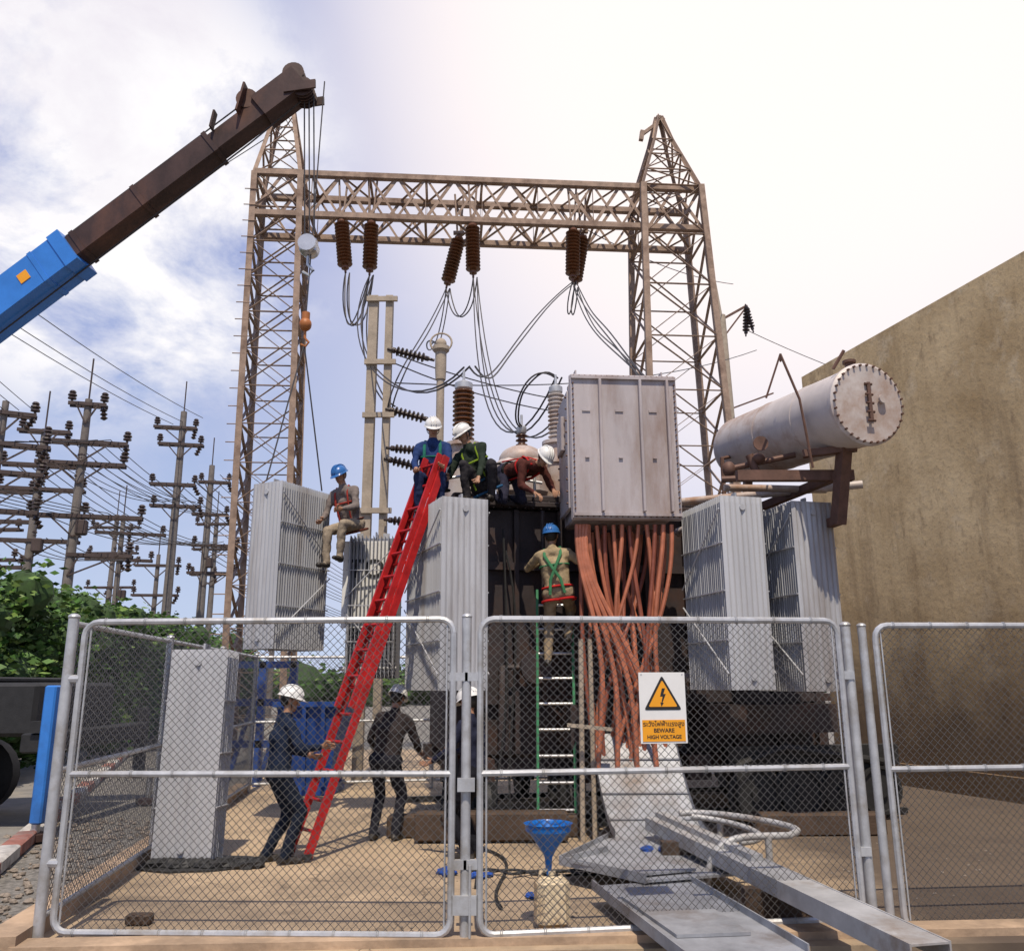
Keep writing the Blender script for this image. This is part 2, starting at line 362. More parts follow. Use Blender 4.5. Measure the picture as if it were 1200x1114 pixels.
mb=MB(); post(mb,-3.27,6.43,2.2); post(mb,-.335,6.32,2.18,.034); post(mb,2.58,6.72,2.13); post(mb,2.69,6.68,2.12,.032)
for z in(.5,1.75):
    mb.tube((-3.27,6.43,z),(-3.17,6.42,z),.03,n=8); mb.box((-.39,6.31,z),(.13,.05,.06)); mb.box((-.28,6.31,z),(.13,.05,.06))
    mb.box((2.54,6.7,z),(.12,.05,.06))
mb.box((-.33,6.27,1.02),(.12,.03,.09)); mb.box((-.335,6.28,.25),(.16,.03,.12)); mb.tube((-.30,6.27,.05),(-.30,6.27,.5),.01,n=6)
mb.obj('fence_post',['galv'])
e=empty('side_fence'); f=MB(); m=MB(); S0=V((-3.33,6.55,0)); S1=V((-4.35,14.8,0)); S2=V((4.5,16.3,0))
for a,b,nn in((S0,S1,3),(S1,S2,3)):
    for k in range(nn):
        p=a.lerp(b,k/nn); q=a.lerp(b,(k+1)/nn)
        for z in(.12,1.1,2.16): f.tube(p+V((0,0,z)),q+V((0,0,z)),.022,n=8)
        post(f,q.x,q.y,2.2)
    mesh_panel(m,a,b,.12,2.15)
f.obj('rails',['galv'],e); m.obj('chain_link',['wire'],e)

# ------------------------------------------------------------------ warning sign
e=empty('warning_sign'); yaw=math.atan2(.38,2.735)
T=Matrix.Translation((1.09,6.44,1.525))@Matrix.Rotation(yaw,4,'Z')
mb=MB(T); W,Hh=.35,.50
mb.bbox((0,0,0),(W,.004,Hh),.0015,mi=0)
mb.box((0,-.0045,-.075-.085),(W-.03,.003,.15),mi=1)
def tri(s,y,mi,cz=.083):
    pts=[(0,s*.62),(s*.6,-s*.42),(-s*.6,-s*.42)]; out=[]
    for i in range(3):
        p=V((pts[i][0],0,pts[i][1])); pa=V((pts[i-1][0],0,pts[i-1][1])); pb=V((pts[(i+1)%3][0],0,pts[(i+1)%3][1])); r=s*.07
        out+= [p+(pa-p).normalized()*r, p+((pa-p).normalized()+(pb-p).normalized())*r*.28, p+(pb-p).normalized()*r]
    n=len(out); vs=[V((p.x,y,p.z+cz)) for p in out]+[V((p.x,y+.002,p.z+cz)) for p in out]
    mb.add(vs,[tuple(range(n)),tuple(range(2*n-1,n-1,-1))]+[(i,n+i,n+(i+1)%n,(i+1)%n) for i in range(n)],mi)
tri(.235,-.0050,2); tri(.182,-.0075,1)
bolt=[(-.004,.062),(.020,.062),(.006,.022),(.024,.022),(-.004,-.040),(.006,-.040),(-.012,-.068),(-.020,-.036),(-.012,-.040),(-.001,.004),(-.020,.004)]
vs=[V((x,-.0085,z+.075)) for x,z in bolt]; mb.add(vs,[tuple(range(len(vs)))],2)
for sx in(-.155,.155):
    for sz in(-.235,.235): mb.ell((sx,-.003,sz),(.006,.003,.006),n=8,k=4,mi=3)
mb.obj('board',['white','yellow','signblack','galv'],e)
def text(s,size,x,z,parent,bold=.0):
    cu=bpy.data.curves.new('lettering','FONT'); cu.body=s; cu.size=size; cu.align_x='CENTER'; cu.align_y='CENTER'; cu.extrude=.0004; cu.offset=bold
    cu.materials.append(M['signblack']); o=bpy.data.objects.new('lettering',cu); col.objects.link(o)
    o.matrix_world=T@Matrix.Translation((x,-.0068,z))@Matrix.Rotation(rad(90),4,'X'); o.parent=parent
    return o
text('ระวังไฟฟ้าแรงสูง',.047,0,-.115,e,.0006); text('BEWARE',.040,0,-.160,e,.001); text('HIGH VOLTAGE',.036,0,-.205,e,.001)

# ------------------------------------------------------------------ radiators
def radiator(name,x,y,z0,rot,w=.53,h=2.15,depth=1.1,step=.046,m='rad',tilt=0,braces=True,ribs=8):
    e=empty(name); T=TR(x,y,z0,rot)
    if tilt: T=T@Matrix.Rotation(rad(tilt),4,'X')
    mb=MB(T); nf=int(depth/step); nx=ribs*5
    for k in range(nf):
        yy=k*step; full=(k==0 or k==nf-1); vs=[];fs=[]
        nx_=nx if full else 6
        rows=[(0,.15),(.035,.5),(.09,1),(h-.09,1),(h-.035,.5),(h,.15)]
        jx=random.uniform(-.003,.003)
        for z,t in rows:
            for side in(-1,1):
                for i in range(nx_+1):
                    u=i/nx_; edge=min(1,min(u,1-u)*14)
                    if full:
                        g=.5-.5*math.cos(2*math.pi*ribs*u); off=.004+t*edge*(.017*min(1,g*1.6))
                    else: off=.003+t*edge*.009
                    vs.append((u*w+jx,yy+side*off,z))
        c=nx_+1
        for r in range(len(rows)-1):
            for sd in(0,1):
                for i in range(nx_):
                    a=r*2*c+sd*c+i; q=(a,a+1,a+1+2*c,a+2*c); fs.append(q if sd==0 else q[::-1])
            a=r*2*c; fs.append((a,a+2*c,a+3*c,a+c)); a=r*2*c+nx_; fs.append((a,a+c,a+3*c,a+2*c))
        mb.add(vs,fs,0)
    for z in(.13,h-.13): mb.tube((w/2,-.03,z),(w/2,depth+.02,z),.03,n=12); mb.tube((w/2,-.035,z),(w/2,-.02,z),.036,n=12)
    for xx in(-.006,w+.006):
        for z in(h*.25,h*.5,h*.75): mb.bar((xx,0,z),(xx,depth-step,z),.02,.012)
    if braces:
        for xx in(-.02,w+.02):
            mb.tube((xx,0,h*.93),(xx,depth-step,h*.55),.009,n=6); mb.tube((xx,0,h*.08),(xx,depth-step,h*.45),.009,n=6)
    for yy in(.15,depth-.2): mb.box((w/2,yy,h+.03),(.02,.09,.08))
    mb.obj('fins',[m],e); return e
radiator('transformer_radiator',2.36,9.5,1.62,14)
radiator('transformer_radiator',3.24,9.72,1.60,14)
radiator('transformer_radiator',-.80,9.5,1.63,23,w=.56,depth=1.42)
radiator('transformer_radiator',-3.43,11.05,2.14,-27,w=.50,depth=1.05,h=2.15)
radiator('transformer_radiator',-2.28,11.95,1.78,4,w=.72,depth=.12,h=1.93,step=.05,m='radd',braces=False)
radiator('transformer_radiator',-1.62,11.75,1.78,94,w=.5,depth=.72,h=1.93,step=.052)
radiator('transformer_radiator',-3.50,8.85,.03,0,w=.58,h=2.03,depth=.42,step=.05,tilt=-2.5,braces=False)
mb=MB()
pts=[( -3.15+.60*math.cos(a)*(1+.3*random.random()), 9.0+.35*math.sin(a)*(1+.2*random.random())) for a in [i/22*6.283 for i in range(22)]]
mb.prism(pts,.004,.02)
for i in range(14): mb.ell((-3.45+i*.075,8.78+.08*random.random(),.03),(.09,.10,.06),None,8,6,rough=.5)
mb.obj('plastic_sheet',['black'],smooth=False)

# ------------------------------------------------------------------ transformer tank
e=empty('power_transformer'); T=TR(1.5,11.6,0,12); mb=MB(T)
mb.bbox((.3,1.3,2.4),(5.2,2.6,3.2),.04)
mb.bbox((.3,1.3,4.03),(5.5,2.9,.08),.015)
mb.bbox((.3,1.3,4.13),(5.3,2.7,.10),.02)
for k in range(9): mb.box((-2.1+k*.6,-.06,2.4),(.06,.12,3.1))
for z in(1.5,3.2): mb.box((.3,-.05,z),(5.2,.10,.10))
for k in range(50): mb.tube((-2.35+k*.108,-.12,3.97),(-2.35+k*.108,-.12,4.10),.016,n=6)
mb.box((.3,.2,.72),(5.4,.25,.22)); mb.box((.3,2.4,.72),(5.4,.25,.22))
for x in(-2,-.6,.8,2.2): mb.box((x,1.2,.66),(.3,3.2,.30))
mb.box((-.3,-.45,1.2),(1.4,.7,.5)); mb.box((1.7,-.4,1.25),(1.8,.6,.35))
mb.box((-.9,-.3,2.6),(.5,.4,.8)); mb.path([(-1.2,-.35,3.9),(-1.2,-.35,1.5),(-.9,-.4,1.2)],.03,8); mb.path([(-.6,-.25,3.9),(-.55,-.3,3.0)],.025,8)
mb.lathe((-1.35,-.25,1.9),(0,-1,0),[(0,.16),(.25,.16),(.27,.2),(.3,.2),(.3,.03)],18); mb.path([(-1.35,-.2,1.9),(-1.7,-.2,1.9),(-1.7,-.2,.9)],.07,10)
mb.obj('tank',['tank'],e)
mb=MB(T)
for x in(-2,-.9,.4,1.6,2.5,3.0):
    for y in(-.35,.15,2.4):
        mb.lathe((x-.07,y,.30),(1,0,0),[(0,.30),(.03,.30),(.035,.25),(.15,.25),(.15,.10),(.17,.09),(.17,.04),(.2,.04)],18)
        mb.box((x+.02,y,.42),(.32,.16,.28))
for x in(1.4,2.0,2.6,3.1):
    mb.lathe((x,-.62,.36),(0,-1,0),[(0,.36),(.04,.36),(.045,.30),(.13,.30),(.13,.26),(.09,.25),(.09,.10),(.14,.09),(.14,.03)],24)
for y in(-.35,.15,2.4): mb.box((.5,y,.05),(6.4,.08,.07))
mb.box((2.3,-.5,.78),(2.4,.2,.25)); mb.path([(.9,-.6,.6),(1.8,-.75,.9),(3.2,-.7,.7)],.05,8)
for k in range(9):
    x=random.choice([-2.1,-1.6,-1.2,-.5,-.2,0]); x+=random.uniform(-.15,.15)
    mb.path(bez([(x,-.15,3.9-random.random()),(x+random.uniform(-.3,.3),-.4,2.2),(x+random.uniform(-.2,.2),-.5,1.2),(x+random.uniform(-.4,.4),-.7,.1)],14),.014,5)
mb.obj('wheels',['black'],e)
mb=MB(T)
def wp(x,y,z): return T.inverted()@V((x,y,z))
for (x,y,r,dd) in((2.36,9.5,14,1.1),(3.24,9.72,14,1.1),(-.80,9.5,23,1.42)):
    M2=TR(x,y,0,r)
    for z in(1.76,3.64):
        p=M2@V((.27,dd,z)); q=M2@V((.27,dd+.6,z)); mb.tube(wp(*p),wp(*q),.06,n=12)
        r_=M2@V((.27,dd+.2,z)); r2=M2@V((.27,dd+.24,z)); mb.tube(wp(*r_),wp(*r2),.11,n=12)
mb.tube(wp(2.1,11.0,4.0),wp(4.3,10.2,4.05),.05,n=10); mb.tube(wp(2.6,10.2,4.02),wp(3.9,10.35,4.02),.045,n=10)
mb.obj('oil_pipes',['tankc'],e)
def bushing(mb,x,y,z,zt,r=.14,col0=0,ins=1,cap=2,n=11):
    mb.lathe((x,y,z),(0,0,1),[(0,r*1.9),(.04,r*1.9),(.04,r*1.45),(.30,r*1.45),(.30,r*1.8),(.35,r*1.8),(.35,r*.9),(.4,r*.8)],18,col0)
    pr=[];h=zt-z-.4
    for k in range(n):
        t=.4+h*k/n; pr+=[(t,r*.62),(t+h/n*.25,r*.62),(t+h/n*.45,r*1.05),(t+h/n*.62,r*.98),(t+h/n*.8,r*.62)]
    mb.lathe((x,y,z),(0,0,1),pr,18,ins)
    mb.lathe((x,y,zt),(0,0,1),[(0,r*.7),(.02,r*.85),(.10,r*.85),(.13,r*.5),(.13,.02),(.30,.018)],14,cap)
mb=MB()
bushing(mb,-.68,11.5,4.6,5.75,.15); mb.tube((-.68,11.5,4.15),(-.68,11.5,4.62),.26,n=20,mi=0)
bushing(mb,.66,12.1,4.8,5.9,.12,ins=0,cap=2); mb.tube((.66,12.1,4.15),(.66,12.1,4.85),.2,n=18,mi=0)
bushing(mb,2.35,12.6,4.2,5.6,.11); bushing(mb,.15,12.5,4.2,5.4,.09)
mb.bbox((.14,11.75,4.5),(.72,.6,.66),.12); mb.ell((.14,11.75,4.78),(.33,.30,.22),n=20,k=12,mi=0)
mb.tube((-.05,11.2,4.45),(.30,11.2,4.45),.012,n=6,mi=2)
for x in(-.9,-.3,.3,): mb.tube((x,11.0+.2*x,4.1),(x,11.0+.2*x,4.55),.02,n=6,mi=2)
mb.path([(-1.05,10.95,4.3),(-.4,11.0,4.42),(.4,11.1,4.3)],.02,6,2)
mb.obj('bushings',['tankc','insul','galv'],e)
BT=TR(.72,9.98,3.6,5); mb=MB(BT); bw,bd,bh=1.33,.95,1.82
mb.bbox((bw/2,bd/2+.03,bh/2),(bw-.1,bd,bh-.08),.02)
mb.bbox((bw/2,0,bh/2),(bw,.05,bh),.012)
mb.bbox((bw/2,.055,bh/2),(bw+.01,.035,bh+.01),.008)
for x in(.36,.86,1.2): mb.bbox((x,-.055,bh/2),(.035,.09,bh-.16),.006)
mb.box((bw/2,-.04,.05),(bw-.02,.04,.035)); mb.box((bw/2,-.04,bh-.05),(bw-.02,.04,.035))
for k in range(19):
    for z in(.03,bh-.03): mb.tube((.04+k*.0695,-.05,z),(.04+k*.0695,-.02,z),.011,n=6,mi=1)
for k in range(25):
    for x in(.03,bw-.03): mb.tube((x,-.05,.05+k*.0715),(x,-.02,.05+k*.0715),.011,n=6,mi=1)
mb.bbox((-.0,.5,.9),(.05,.75,1.5),.01)
for k in range(10):
    for yy in(.16,.84): mb.tube((-.045,yy,.22+k*.15),(-.02,yy,.22+k*.15),.012,n=6,mi=1)
mb.bbox((-.05,.5,1.15),(.05,.36,.45),.01,mi=0)
for x,y in((.1,.2),(.1,.75),(1.2,.2)): mb.box((x,y,bh+.05),(.02,.12,.12))
for k in range(10): mb.lathe((.18+k%5*.23,.25+.35*(k//5),-.02),(0,0,-1),[(0,.05),(.05,.05),(.05,.038),(.12,.036)],10,mi=1)
for x in(.19,.6,1.02): mb.box((x,-.04,.75),(.05,.02,.012),mi=0); mb.box((x,-.03,1.35),(.1,.02,.03),mi=0)
mb.obj('cable_box',['box','brown'],e)
mb=MB()
for x in(.95,1.9): mb.bar((x,10.9,3.7),(x,11.7,3.7),.1,.1); mb.bar((x,10.9,4.9),(x,11.9,4.2),.08,.08)
mb.obj('box_support',['tank'],e)
mb=MB()
for k in range(24):
    x0=.82+1.1*((k%12)/11); y0=10.1+.5*(k//12)+.1*random.random(); x3=.95+.85*((k*7%24)/23); y3=10.15+.25*random.random()
    mb.path(bez([(x0,y0,3.55),(x0+random.uniform(-.05,.05),y0,2.9),(x0*.6+.5+random.uniform(-.3,.3),10.2+random.uniform(-.1,.1),2.3),(x3+random.uniform(-.2,.2),y3,1.6),(x3,y3,.72)],18),random.uniform(.022,.029),7,k%3==0)
for k in range(4):
    mb.path(bez([(.78+.04*k,10.1,3.55),(.7,10.0,2.7),(1.25+.1*k,10.0,2.2),(.98+.2*k,10.1,1.4),(.95+.22*k,10.1,.75)],18),.03,7)
mb.obj('power_cables',['cable',mat('copper_cable_dark',(.25,.075,.045),.5,0,.3,5,.05)],e)
# conservator
e=empty('oil_conservator'); p0=V((3.92,9.0,4.68)); p1=V((3.22,11.5,4.86)); ax=(p1-p0).normalized(); Lc=(p1-p0).length
mb=MB(); r=.445
mb.lathe(p0,ax,[(-.02,.0),(-.02,r*1.05),(.025,r*1.05),(.025,r),(Lc-.02,r),(Lc+.05,r*.95),(Lc+.13,r*.7),(Lc+.17,r*.3),(Lc+.18,0)],40)
mb.lathe(p0,ax,[(-.045,0),(-.045,r*.98),(-.02,r*1.05)],40)
x_,y_,_=frame(ax)
for k in range(32):
    a=k/32*6.283; c=p0+x_*math.cos(a)*r*.98+y_*math.sin(a)*r*.98; mb.tube(c-ax*.07,c-ax*.03,.013,n=6,mi=1)
for t in(.3,.62): mb.lathe(p0+ax*Lc*t,ax,[(0,r*1.012),(.04,r*1.012)],40)
g=p0-ax*.075; up=V((0,0,1)); side=ax.cross(up).normalized()
mb.bar(g-up*.20,g+up*.24,.035,.03,1)
for dz in(-.2,-.1,0,.1,.22): mb.tube(g+up*dz-side*.045,g+up*dz+side*.045,.016,n=8,mi=1)
mb.tube(g+side*.16+up*.06,g+side*.16+up*.06-ax*.03,.05,n=14,mi=0)
mb.tube(p0+ax*.2+V((0,0,r-.02)),p0+ax*.2+V((0,0,r+.12)),.05,n=12,mi=1); mb.tube(p0+ax*.2+V((0,0,r+.1)),p0+ax*.2+V((0,0,r+.13)),.075,n=12,mi=1)
mb.obj('drum',['tankc','brown'],e)
mb=MB()
mb.bar((3.78,9.35,4.3),(3.72,9.6,3.45),.12,.14); mb.bar((2.6,9.6,4.02),(3.95,9.62,4.02),.11,.12); mb.bar((3.9,9.3,4.27),(3.35,9.5,4.25),.1,.08)
mb.bar((3.75,9.6,3.5),(3.4,11.7,3.5),.10,.10); mb.bar((3.2,11.2,4.5),(3.2,11.5,3.9),.1,.12); mb.bar((3.75,9.45,4.0),(3.35,11.4,4.0),.09,.10)
mb.bar((3.88,9.55,4.1),(3.80,9.9,3.55),.05,.05)
mb.tube((2.85,9.9,4.35),(2.95,9.9,4.05),.05,n=10); mb.tube((2.6,10.0,4.2),(3.4,9.9,4.35),.035,n=8); mb.ell((2.95,9.9,4.3),(.09,.09,.07)); mb.ell((2.62,10.,4.2),(.08,.08,.1))
mb.lathe((2.95,9.8,4.45),(0,-1,0),[(0,.02),(.05,.02),(.05,.09),(.07,.09),(.07,.02)],12)
mb.obj('bracket',['brown'],e)
mb=MB()
mb.path([(3.14,9.35,5.42),(3.30,9.3,4.85),(3.40,9.35,4.05)],.016,6); mb.path([(2.95,9.4,4.9),(3.14,9.35,5.42),(3.22,9.6,5.43)],.013,6)
mb.path([(2.5,9.9,4.05),(3.6,9.7,4.06)],.04,8); mb.path([(3.6,9.0,5.1),(3.72,8.95,5.3)],.02,6); mb.path([(2.8,11,4.1),(2.8,11,4.6),(3.1,11.2,4.7)],.03,8)
mb.obj('guard_pipes',['brown'],e)

# ------------------------------------------------------------------ gantry
def lattice(mb,c,levels,leg=.15,br=.075,shift=0,H0=15.1):
    cx,cy=c
    def cor(z,w):
        o=shift*(1-min(z/H0,1)); return [V((cx+o+sx*w/2,cy+sy*w/2,z)) for sx,sy in((-1,-1),(1,-1),(1,1),(-1,1))]
    for k in range(len(levels)-1):
        a=cor(*levels[k]); b=cor(*levels[k+1])
        for i in range(4):
            j=(i+1)%4
            mb.ang(a[i],b[i],leg,.016)
            nrm=(a[j]-a[i]).cross(V((0,0,1))).normalized()
            mb.bar(a[i],b[j],br,.012,up=nrm.cross(b[j]-a[i])); mb.bar(a[j]+nrm*.014,b[i]+nrm*.014,br,.012,up=nrm.cross(b[i]-a[j]))
            mb.bar(b[i]-nrm*.014,b[j]-nrm*.014,br,.014)
GT=Matrix.Translation((-6.30,20.7,0))@Matrix.Rotation(rad(4.5),4,'Z')@Matrix.Translation((6.30,-21,0))
def G(x,y,z): return GT@V((x,y,z))
e=empty('steel_gantry')
GY=21.0; GZ=14.9
mb=MB(GT); cl=-6.22
lv=[(GZ*k/15,1.36-.16*k/15) for k in range(16)]; lattice(mb,(cl,GY),lv,shift=.28)
lv=[(GZ+.80*k,1.20-.28*k) for k in range(4)]; lattice(mb,(cl-.0,GY),lv,.10,.055)
mb.tube((cl,GY,GZ+2.3),(cl,GY,GZ+2.9),.03,n=6)
for k in range(30):
    mb.tube((cl-.42,GY-.7,1+k*.46),(cl-.8,GY-.7,1+k*.46),.014,n=5)
mb.obj('tower',['rust'],e)
mb=MB(GT); cr=4.38
lv=[(GZ*k/10,2.45-.85*k/10) for k in range(11)]; lattice(mb,(cr,GY),lv,shift=.12)
lv=[(GZ+.6*k,1.6-.36*k) for k in range(5)]; lv[-1]=(GZ+2.7,.10); lattice(mb,(cr-.05,GY),lv,.10,.055)
mb.bar((cr-.55,GY,GZ+2.1),(cr+.1,GY,GZ+2.65),.09,.09); mb.bar((cr-.6,GY,GZ+1.9),(cr-.55,GY,GZ+2.2),.12,.12)
mb.obj('tower',['rust'],e)
mb=MB(GT); x0,x1=cl-.6,cr+.85; nb=16
ys=(GY-.6,GY+.6); zs=(GZ,GZ-1.2)
for y in ys:
    for z in zs: mb.ang((x0,y,z),(x1,y,z),.15,.016)
for k in range(nb):
    xa=x0+(x1-x0)*k/nb; xb=x0+(x1-x0)*(k+1)/nb
    for y in ys:
        if k%2: mb.bar((xa,y,zs[0]),(xb,y,zs[1]),.014,.085)
        else: mb.bar((xa,y,zs[1]),(xb,y,zs[0]),.014,.085)
        if k%2==0: mb.bar((xa,y+.015,zs[1]),(xa,y+.015,zs[0]),.012,.07)
        mb.bar((xa,y-.018,zs[0 if k%2==0 else 1]),(xb,y-.018,zs[1 if k%2==0 else 0]),.012,.06)
    for z in zs: mb.bar((xa,ys[0],z),(xb,ys[1],z) if k%2 else (xa,ys[1],z),.07,.012); mb.bar((xa,ys[1],z+.015),(xb,ys[0],z+.015),.07,.012)
mb.obj('beam',['rust'],e)
def insul(mb,p,axis,Ls,r=.15,n=12,mi=0):
    pr=[(-.12,.03),(-.02,.03),(-.02,r*.6),(.04,r*.6)]
    for k in range(n):
        t=.05+Ls*k/n; pr+=[(t,r*.42),(t+Ls/n*.3,r*.42),(t+Ls/n*.5,r),(t+Ls/n*.68,r*.92),(t+Ls/n*.85,r*.42)]
    pr+=[(Ls+.07,r*.5),(Ls+.13,r*.5),(Ls+.14,.03),(Ls+.25,.03)]
    mb.lathe(p,axis,pr,14,mi)
mb=MB(); tips=[]
for x,y,ax_ in((-4.50,GY-.55,(.12,-.05,-1)),(-3.72,GY-.55,(0,0,-1)),(-1.40,GY+.1,(-.22,0,-1)),(-1.05,GY-.6,(.02,0,-1)),(1.66,GY-.55,(-.03,0,-1)),(1.98,GY-.2,(-.18,0,-1))):
    p=G(x,y,GZ-1.34)
    insul(mb,p,ax_,1.27,.20,13); tips.append(p+V(ax_).normalized()*1.52)
    for o in(-.12,.12): mb.tube(p+V((o*.3,0,.1)),G(x+o,y,GZ),.028,n=6,mi=1)
    mb.box(p+V((0,0,.16)),(.30,.10,.08),mi=1)
mb.obj('insulators',['insul','rust'],e)
e=empty('overhead_conductors'); mb=MB()
def twin(pts,off=.05,r=.019):
    P=bez(pts,20)
    mb.path(P,r,5); mb.path([p+V((off,.02,.02*math.sin(i*.7))) for i,p in enumerate(P)],r,5)
bt=V((-.68,11.5,6.1)); t=tips
twin([t[0],t[0]+V((.1,-.5,-2.2)),t[1]+V((-.3,-.5,-2)),t[1]],.10,.018)
twin([t[0],t[0]+V((-.1,-.5,-1.6)),t[1]+V((-.1,-.5,-2.6)),t[1]],.10,.018)
twin([t[1],t[1]+V((-.3,-3,-3.5)),(-1.8,14,5.9),bt],.08,.015)
twin([t[1],t[1]+V((-.2,-1,-2.5)),(-2.9,17,7.6),(-2.4,16,7.0)],.10,.018)
twin([t[2],t[2]+V((-.4,-2,-2.5)),(-2.2,15,7.5),(-2.45,16,6.9)],.09,.016)
twin([t[2],t[2]+V((-.2,-1,-3.5)),(-1.9,15,8.5),(-1.25,14.2,7.5)],.09,.016)
twin([t[2],t[2]+V((.2,-.3,-1.4)),t[3]+V((-.1,-.3,-1.4)),t[3]],.10,.018)
twin([t[3],t[3]+V((.2,-3,-5)),(-.1,13,4.6),(.66,12.1,6.15)],.10,.015)
twin([t[3],t[3]+V((.5,-2.5,-5.5)),(.3,14,5.2),(.9,12.9,6.1)],.10,.015)
twin([t[4],t[4]+V((-1.8,-3,-2.8)),(-.3,14,6.4),(-.6,11.5,6.1)],.08,.015)
twin([t[5],t[4]+V((-.1,-.3,-1.6)),t[4]+V((-.3,0,-.9)),t[4]],.10,.018)
twin([t[5],t[5]+V((.1,-3,-3)),(1.9,14,7.5),(2.35,12.6,5.9)],.10,.015)
twin([t[4],t[4]+V((.1,-3,-2.5)),(1.7,14,7.8),(2.25,12.6,5.9)],.10,.015)
twin([(.66,12.1,6.15),(.2,12,6.5),(-.1,12,5.4),(.15,12.5,5.5)],.04,.014)
for a,b,s in(((-2.3,16,8.1),(4.3,21,8.6),.35),((-2.3,16,7.9),(4.3,21,8.5),.5),((-2.3,16,7.5),(9.2,30,13.8),.5),((8.9,30,14.6),(20,34,12.6),.4),((1.9,21,13.8),(8.5,30,16.5),.3),((-6.3,21,17.0),(-30,40,19),.5)):
    mb.path(sag(a,b,s),.014,5)
mb.obj('conductors',['line'],e)
e=empty('concrete_switch_poles'); mb=MB()
mb.bar((-2.78,16,-.1),(-2.78,16,9.35),.18,.18); mb.bar((-2.46,16,-.1),(-2.46,16,9.35),.14,.18)
for z in(9.25,6.8,4.9,7.9): mb.box((-2.6,15.88,z),(.62,.06,.10))
mb.tube((-1.25,14.2,3.5),(-1.25,14.2,7.0),.07,n=12)
mb.lathe((-1.25,14.2,6.9),(0,0,1),[(0,.09),(.2,.10),(.5,.1),(.55,.15),(.62,.15),(.65,.05)],14)
mb.obj('poles',['conc'],e)
mb=MB()
mb.path([V((-1.25+.19*math.cos(a),14.2+.03*math.sin(a),7.6+.19*math.sin(a))) for a in[i/20*6.283 for i in range(21)]],.018,6,1); mb.ell((-1.25,14.2,7.58),(.10,.10,.10),mi=1)
for z,s in((8.15,1),(6.9,1),(5.9,-.4)): insul(mb,(-2.35,15.9,z),(1,-.1,-.3),.62,.10,7)
for z in(5.6,7.0): insul(mb,(-2.3,15.8,z-.9),(1,-.2,-.15),.5,.09,6)
mb.obj('post_insulators',['insuld','conc'],e)

# ------------------------------------------------------------------ utility poles
def upole(x,y,h,arms,r=.15,yaw=0,top=True):
    e=empty('utility_pole'); mb=MB(TR(x,y,0,yaw)); mb.tube((0,0,-.2),(0,0,h),r*1.2,r*.7,10)
    if top: mb.tube((0,0,h),(0,0,h+1.5),.03,n=5,mi=1)
    for z,l,o in arms:
        mb.box((o,-.14,z),(2*l,.09,.12),mi=1); mb.box((o,.14,z),(2*l,.09,.12),mi=1)
        mb.bar((o-l*.6,-.16,z),(0,-.16,z-.7),.05,.05,1); mb.bar((o+l*.6,-.16,z),(0,-.16,z-.7),.05,.05,1)
        nn=max(2,int(l*2.2))
        for k in range(nn):
            u=o-l+.1+(2*l-.2)*k/(nn-1)+random.uniform(-.06,.06)
            mb.lathe((u,0,z+.06),(random.uniform(-.05,.05),0,1),[(0,.04),(.1,.04),(.12,.14),(.18,.13),(.2,.07),(.24,.15),(.3,.13),(.32,.06),(.36,.12),(.42,.08),(.44,.02)],9,2)
            if k%2: mb.lathe((u,0,z-.06),(random.uniform(-.6,.6),0,-1),[(0,.03),(.1,.13),(.16,.05),(.24,.13),(.3,.05),(.38,.13),(.45,.03)],8,2)
    if random.random()<.6: mb.bbox((.3,-.3,h*.6),(.35,.3,.5),.04,mi=1)
    mb.obj('pole',['upole','arm','insuld'],e)
upole(-14.6,28,11.3,[(11.1,.6,0),(9.75,1.3,.1),(9.0,1.4,0),(7.2,1.8,.3),(5.9,1.0,.9)],.17,15)
upole(-17.4,30.5,11,[(10.9,.9,0),(9.6,1.4,.1),(8.7,1.5,.1),(6.8,1.6,0)],.17,15)
upole(-15.3,38,14.1,[(13.3,.95,-.3),(12.5,1.0,0),(10.6,1.0,-.2),(9.6,1.1,0)],.20,12)
upole(-15.6,43,12.8,[(11.9,.8,.2),(10.2,.9,.1),(8.6,1.2,.5),(7.2,1.2,.4)],.2,12)
upole(-19,41,9.8,[(8.9,1.6,.4),(7.6,1.5,0)],.15,20)
upole(-19.2,46,8.6,[(8.0,1.2,0),(6.4,1.2,0)],.15,8)
upole(-15.9,25.5,10.4,[(10.0,.9,0),(9.0,1.2,.2),(8.1,1.2,.1),(6.9,1.3,0)],.14,25,False)
upole(-17.6,50,11.5,[(11,1.2,0),(9.5,1.3,0),(8,1.4,.1)],.18,0)
upole(-24.5,52,12.,[(11.2,1.5,0),(9.6,1.5,0),(7.5,1.5,0)],.18,0)
upole(-22.5,36,8.7,[(8.2,1.5,0),(6.9,1.5,0),(5.6,1.4,0)],.17,0)
upole(-20.5,33,9.6,[(9.2,1.5,0),(8.0,1.5,0),(6.2,1.4,0)],.16,10)
upole(-14.4,52,9.6,[(9.2,1.2,0),(7.8,1.2,0)],.16,5,False)
mb=MB()
e=empty('utility_pole'); mb.tube((8.2,30,-.2),(7.95,30,15.2),.26,.17,10); mb.tube((7.95,30,15.2),(7.8,30,16.8),.06,.03,6); mb.bar((7.9,30,15.0),(8.95,30,15.6),.08,.08,1); mb.bar((7.9,30,14.2),(8.9,30,15.5),.06,.06,1); mb.bar((8.1,30,11.5),(9.7,30,12.1),.05,.05,1)
insul(mb,(8.95,30,15.5),(-.1,0,-1),.9,.14,7,2); insul(mb,(8.9,29.9,15.5),(.2,0,-1),.8,.12,7,2)
mb.obj('pole',['conc','brown','insuld'],e)
e=empty('power_lines'); mb=MB()
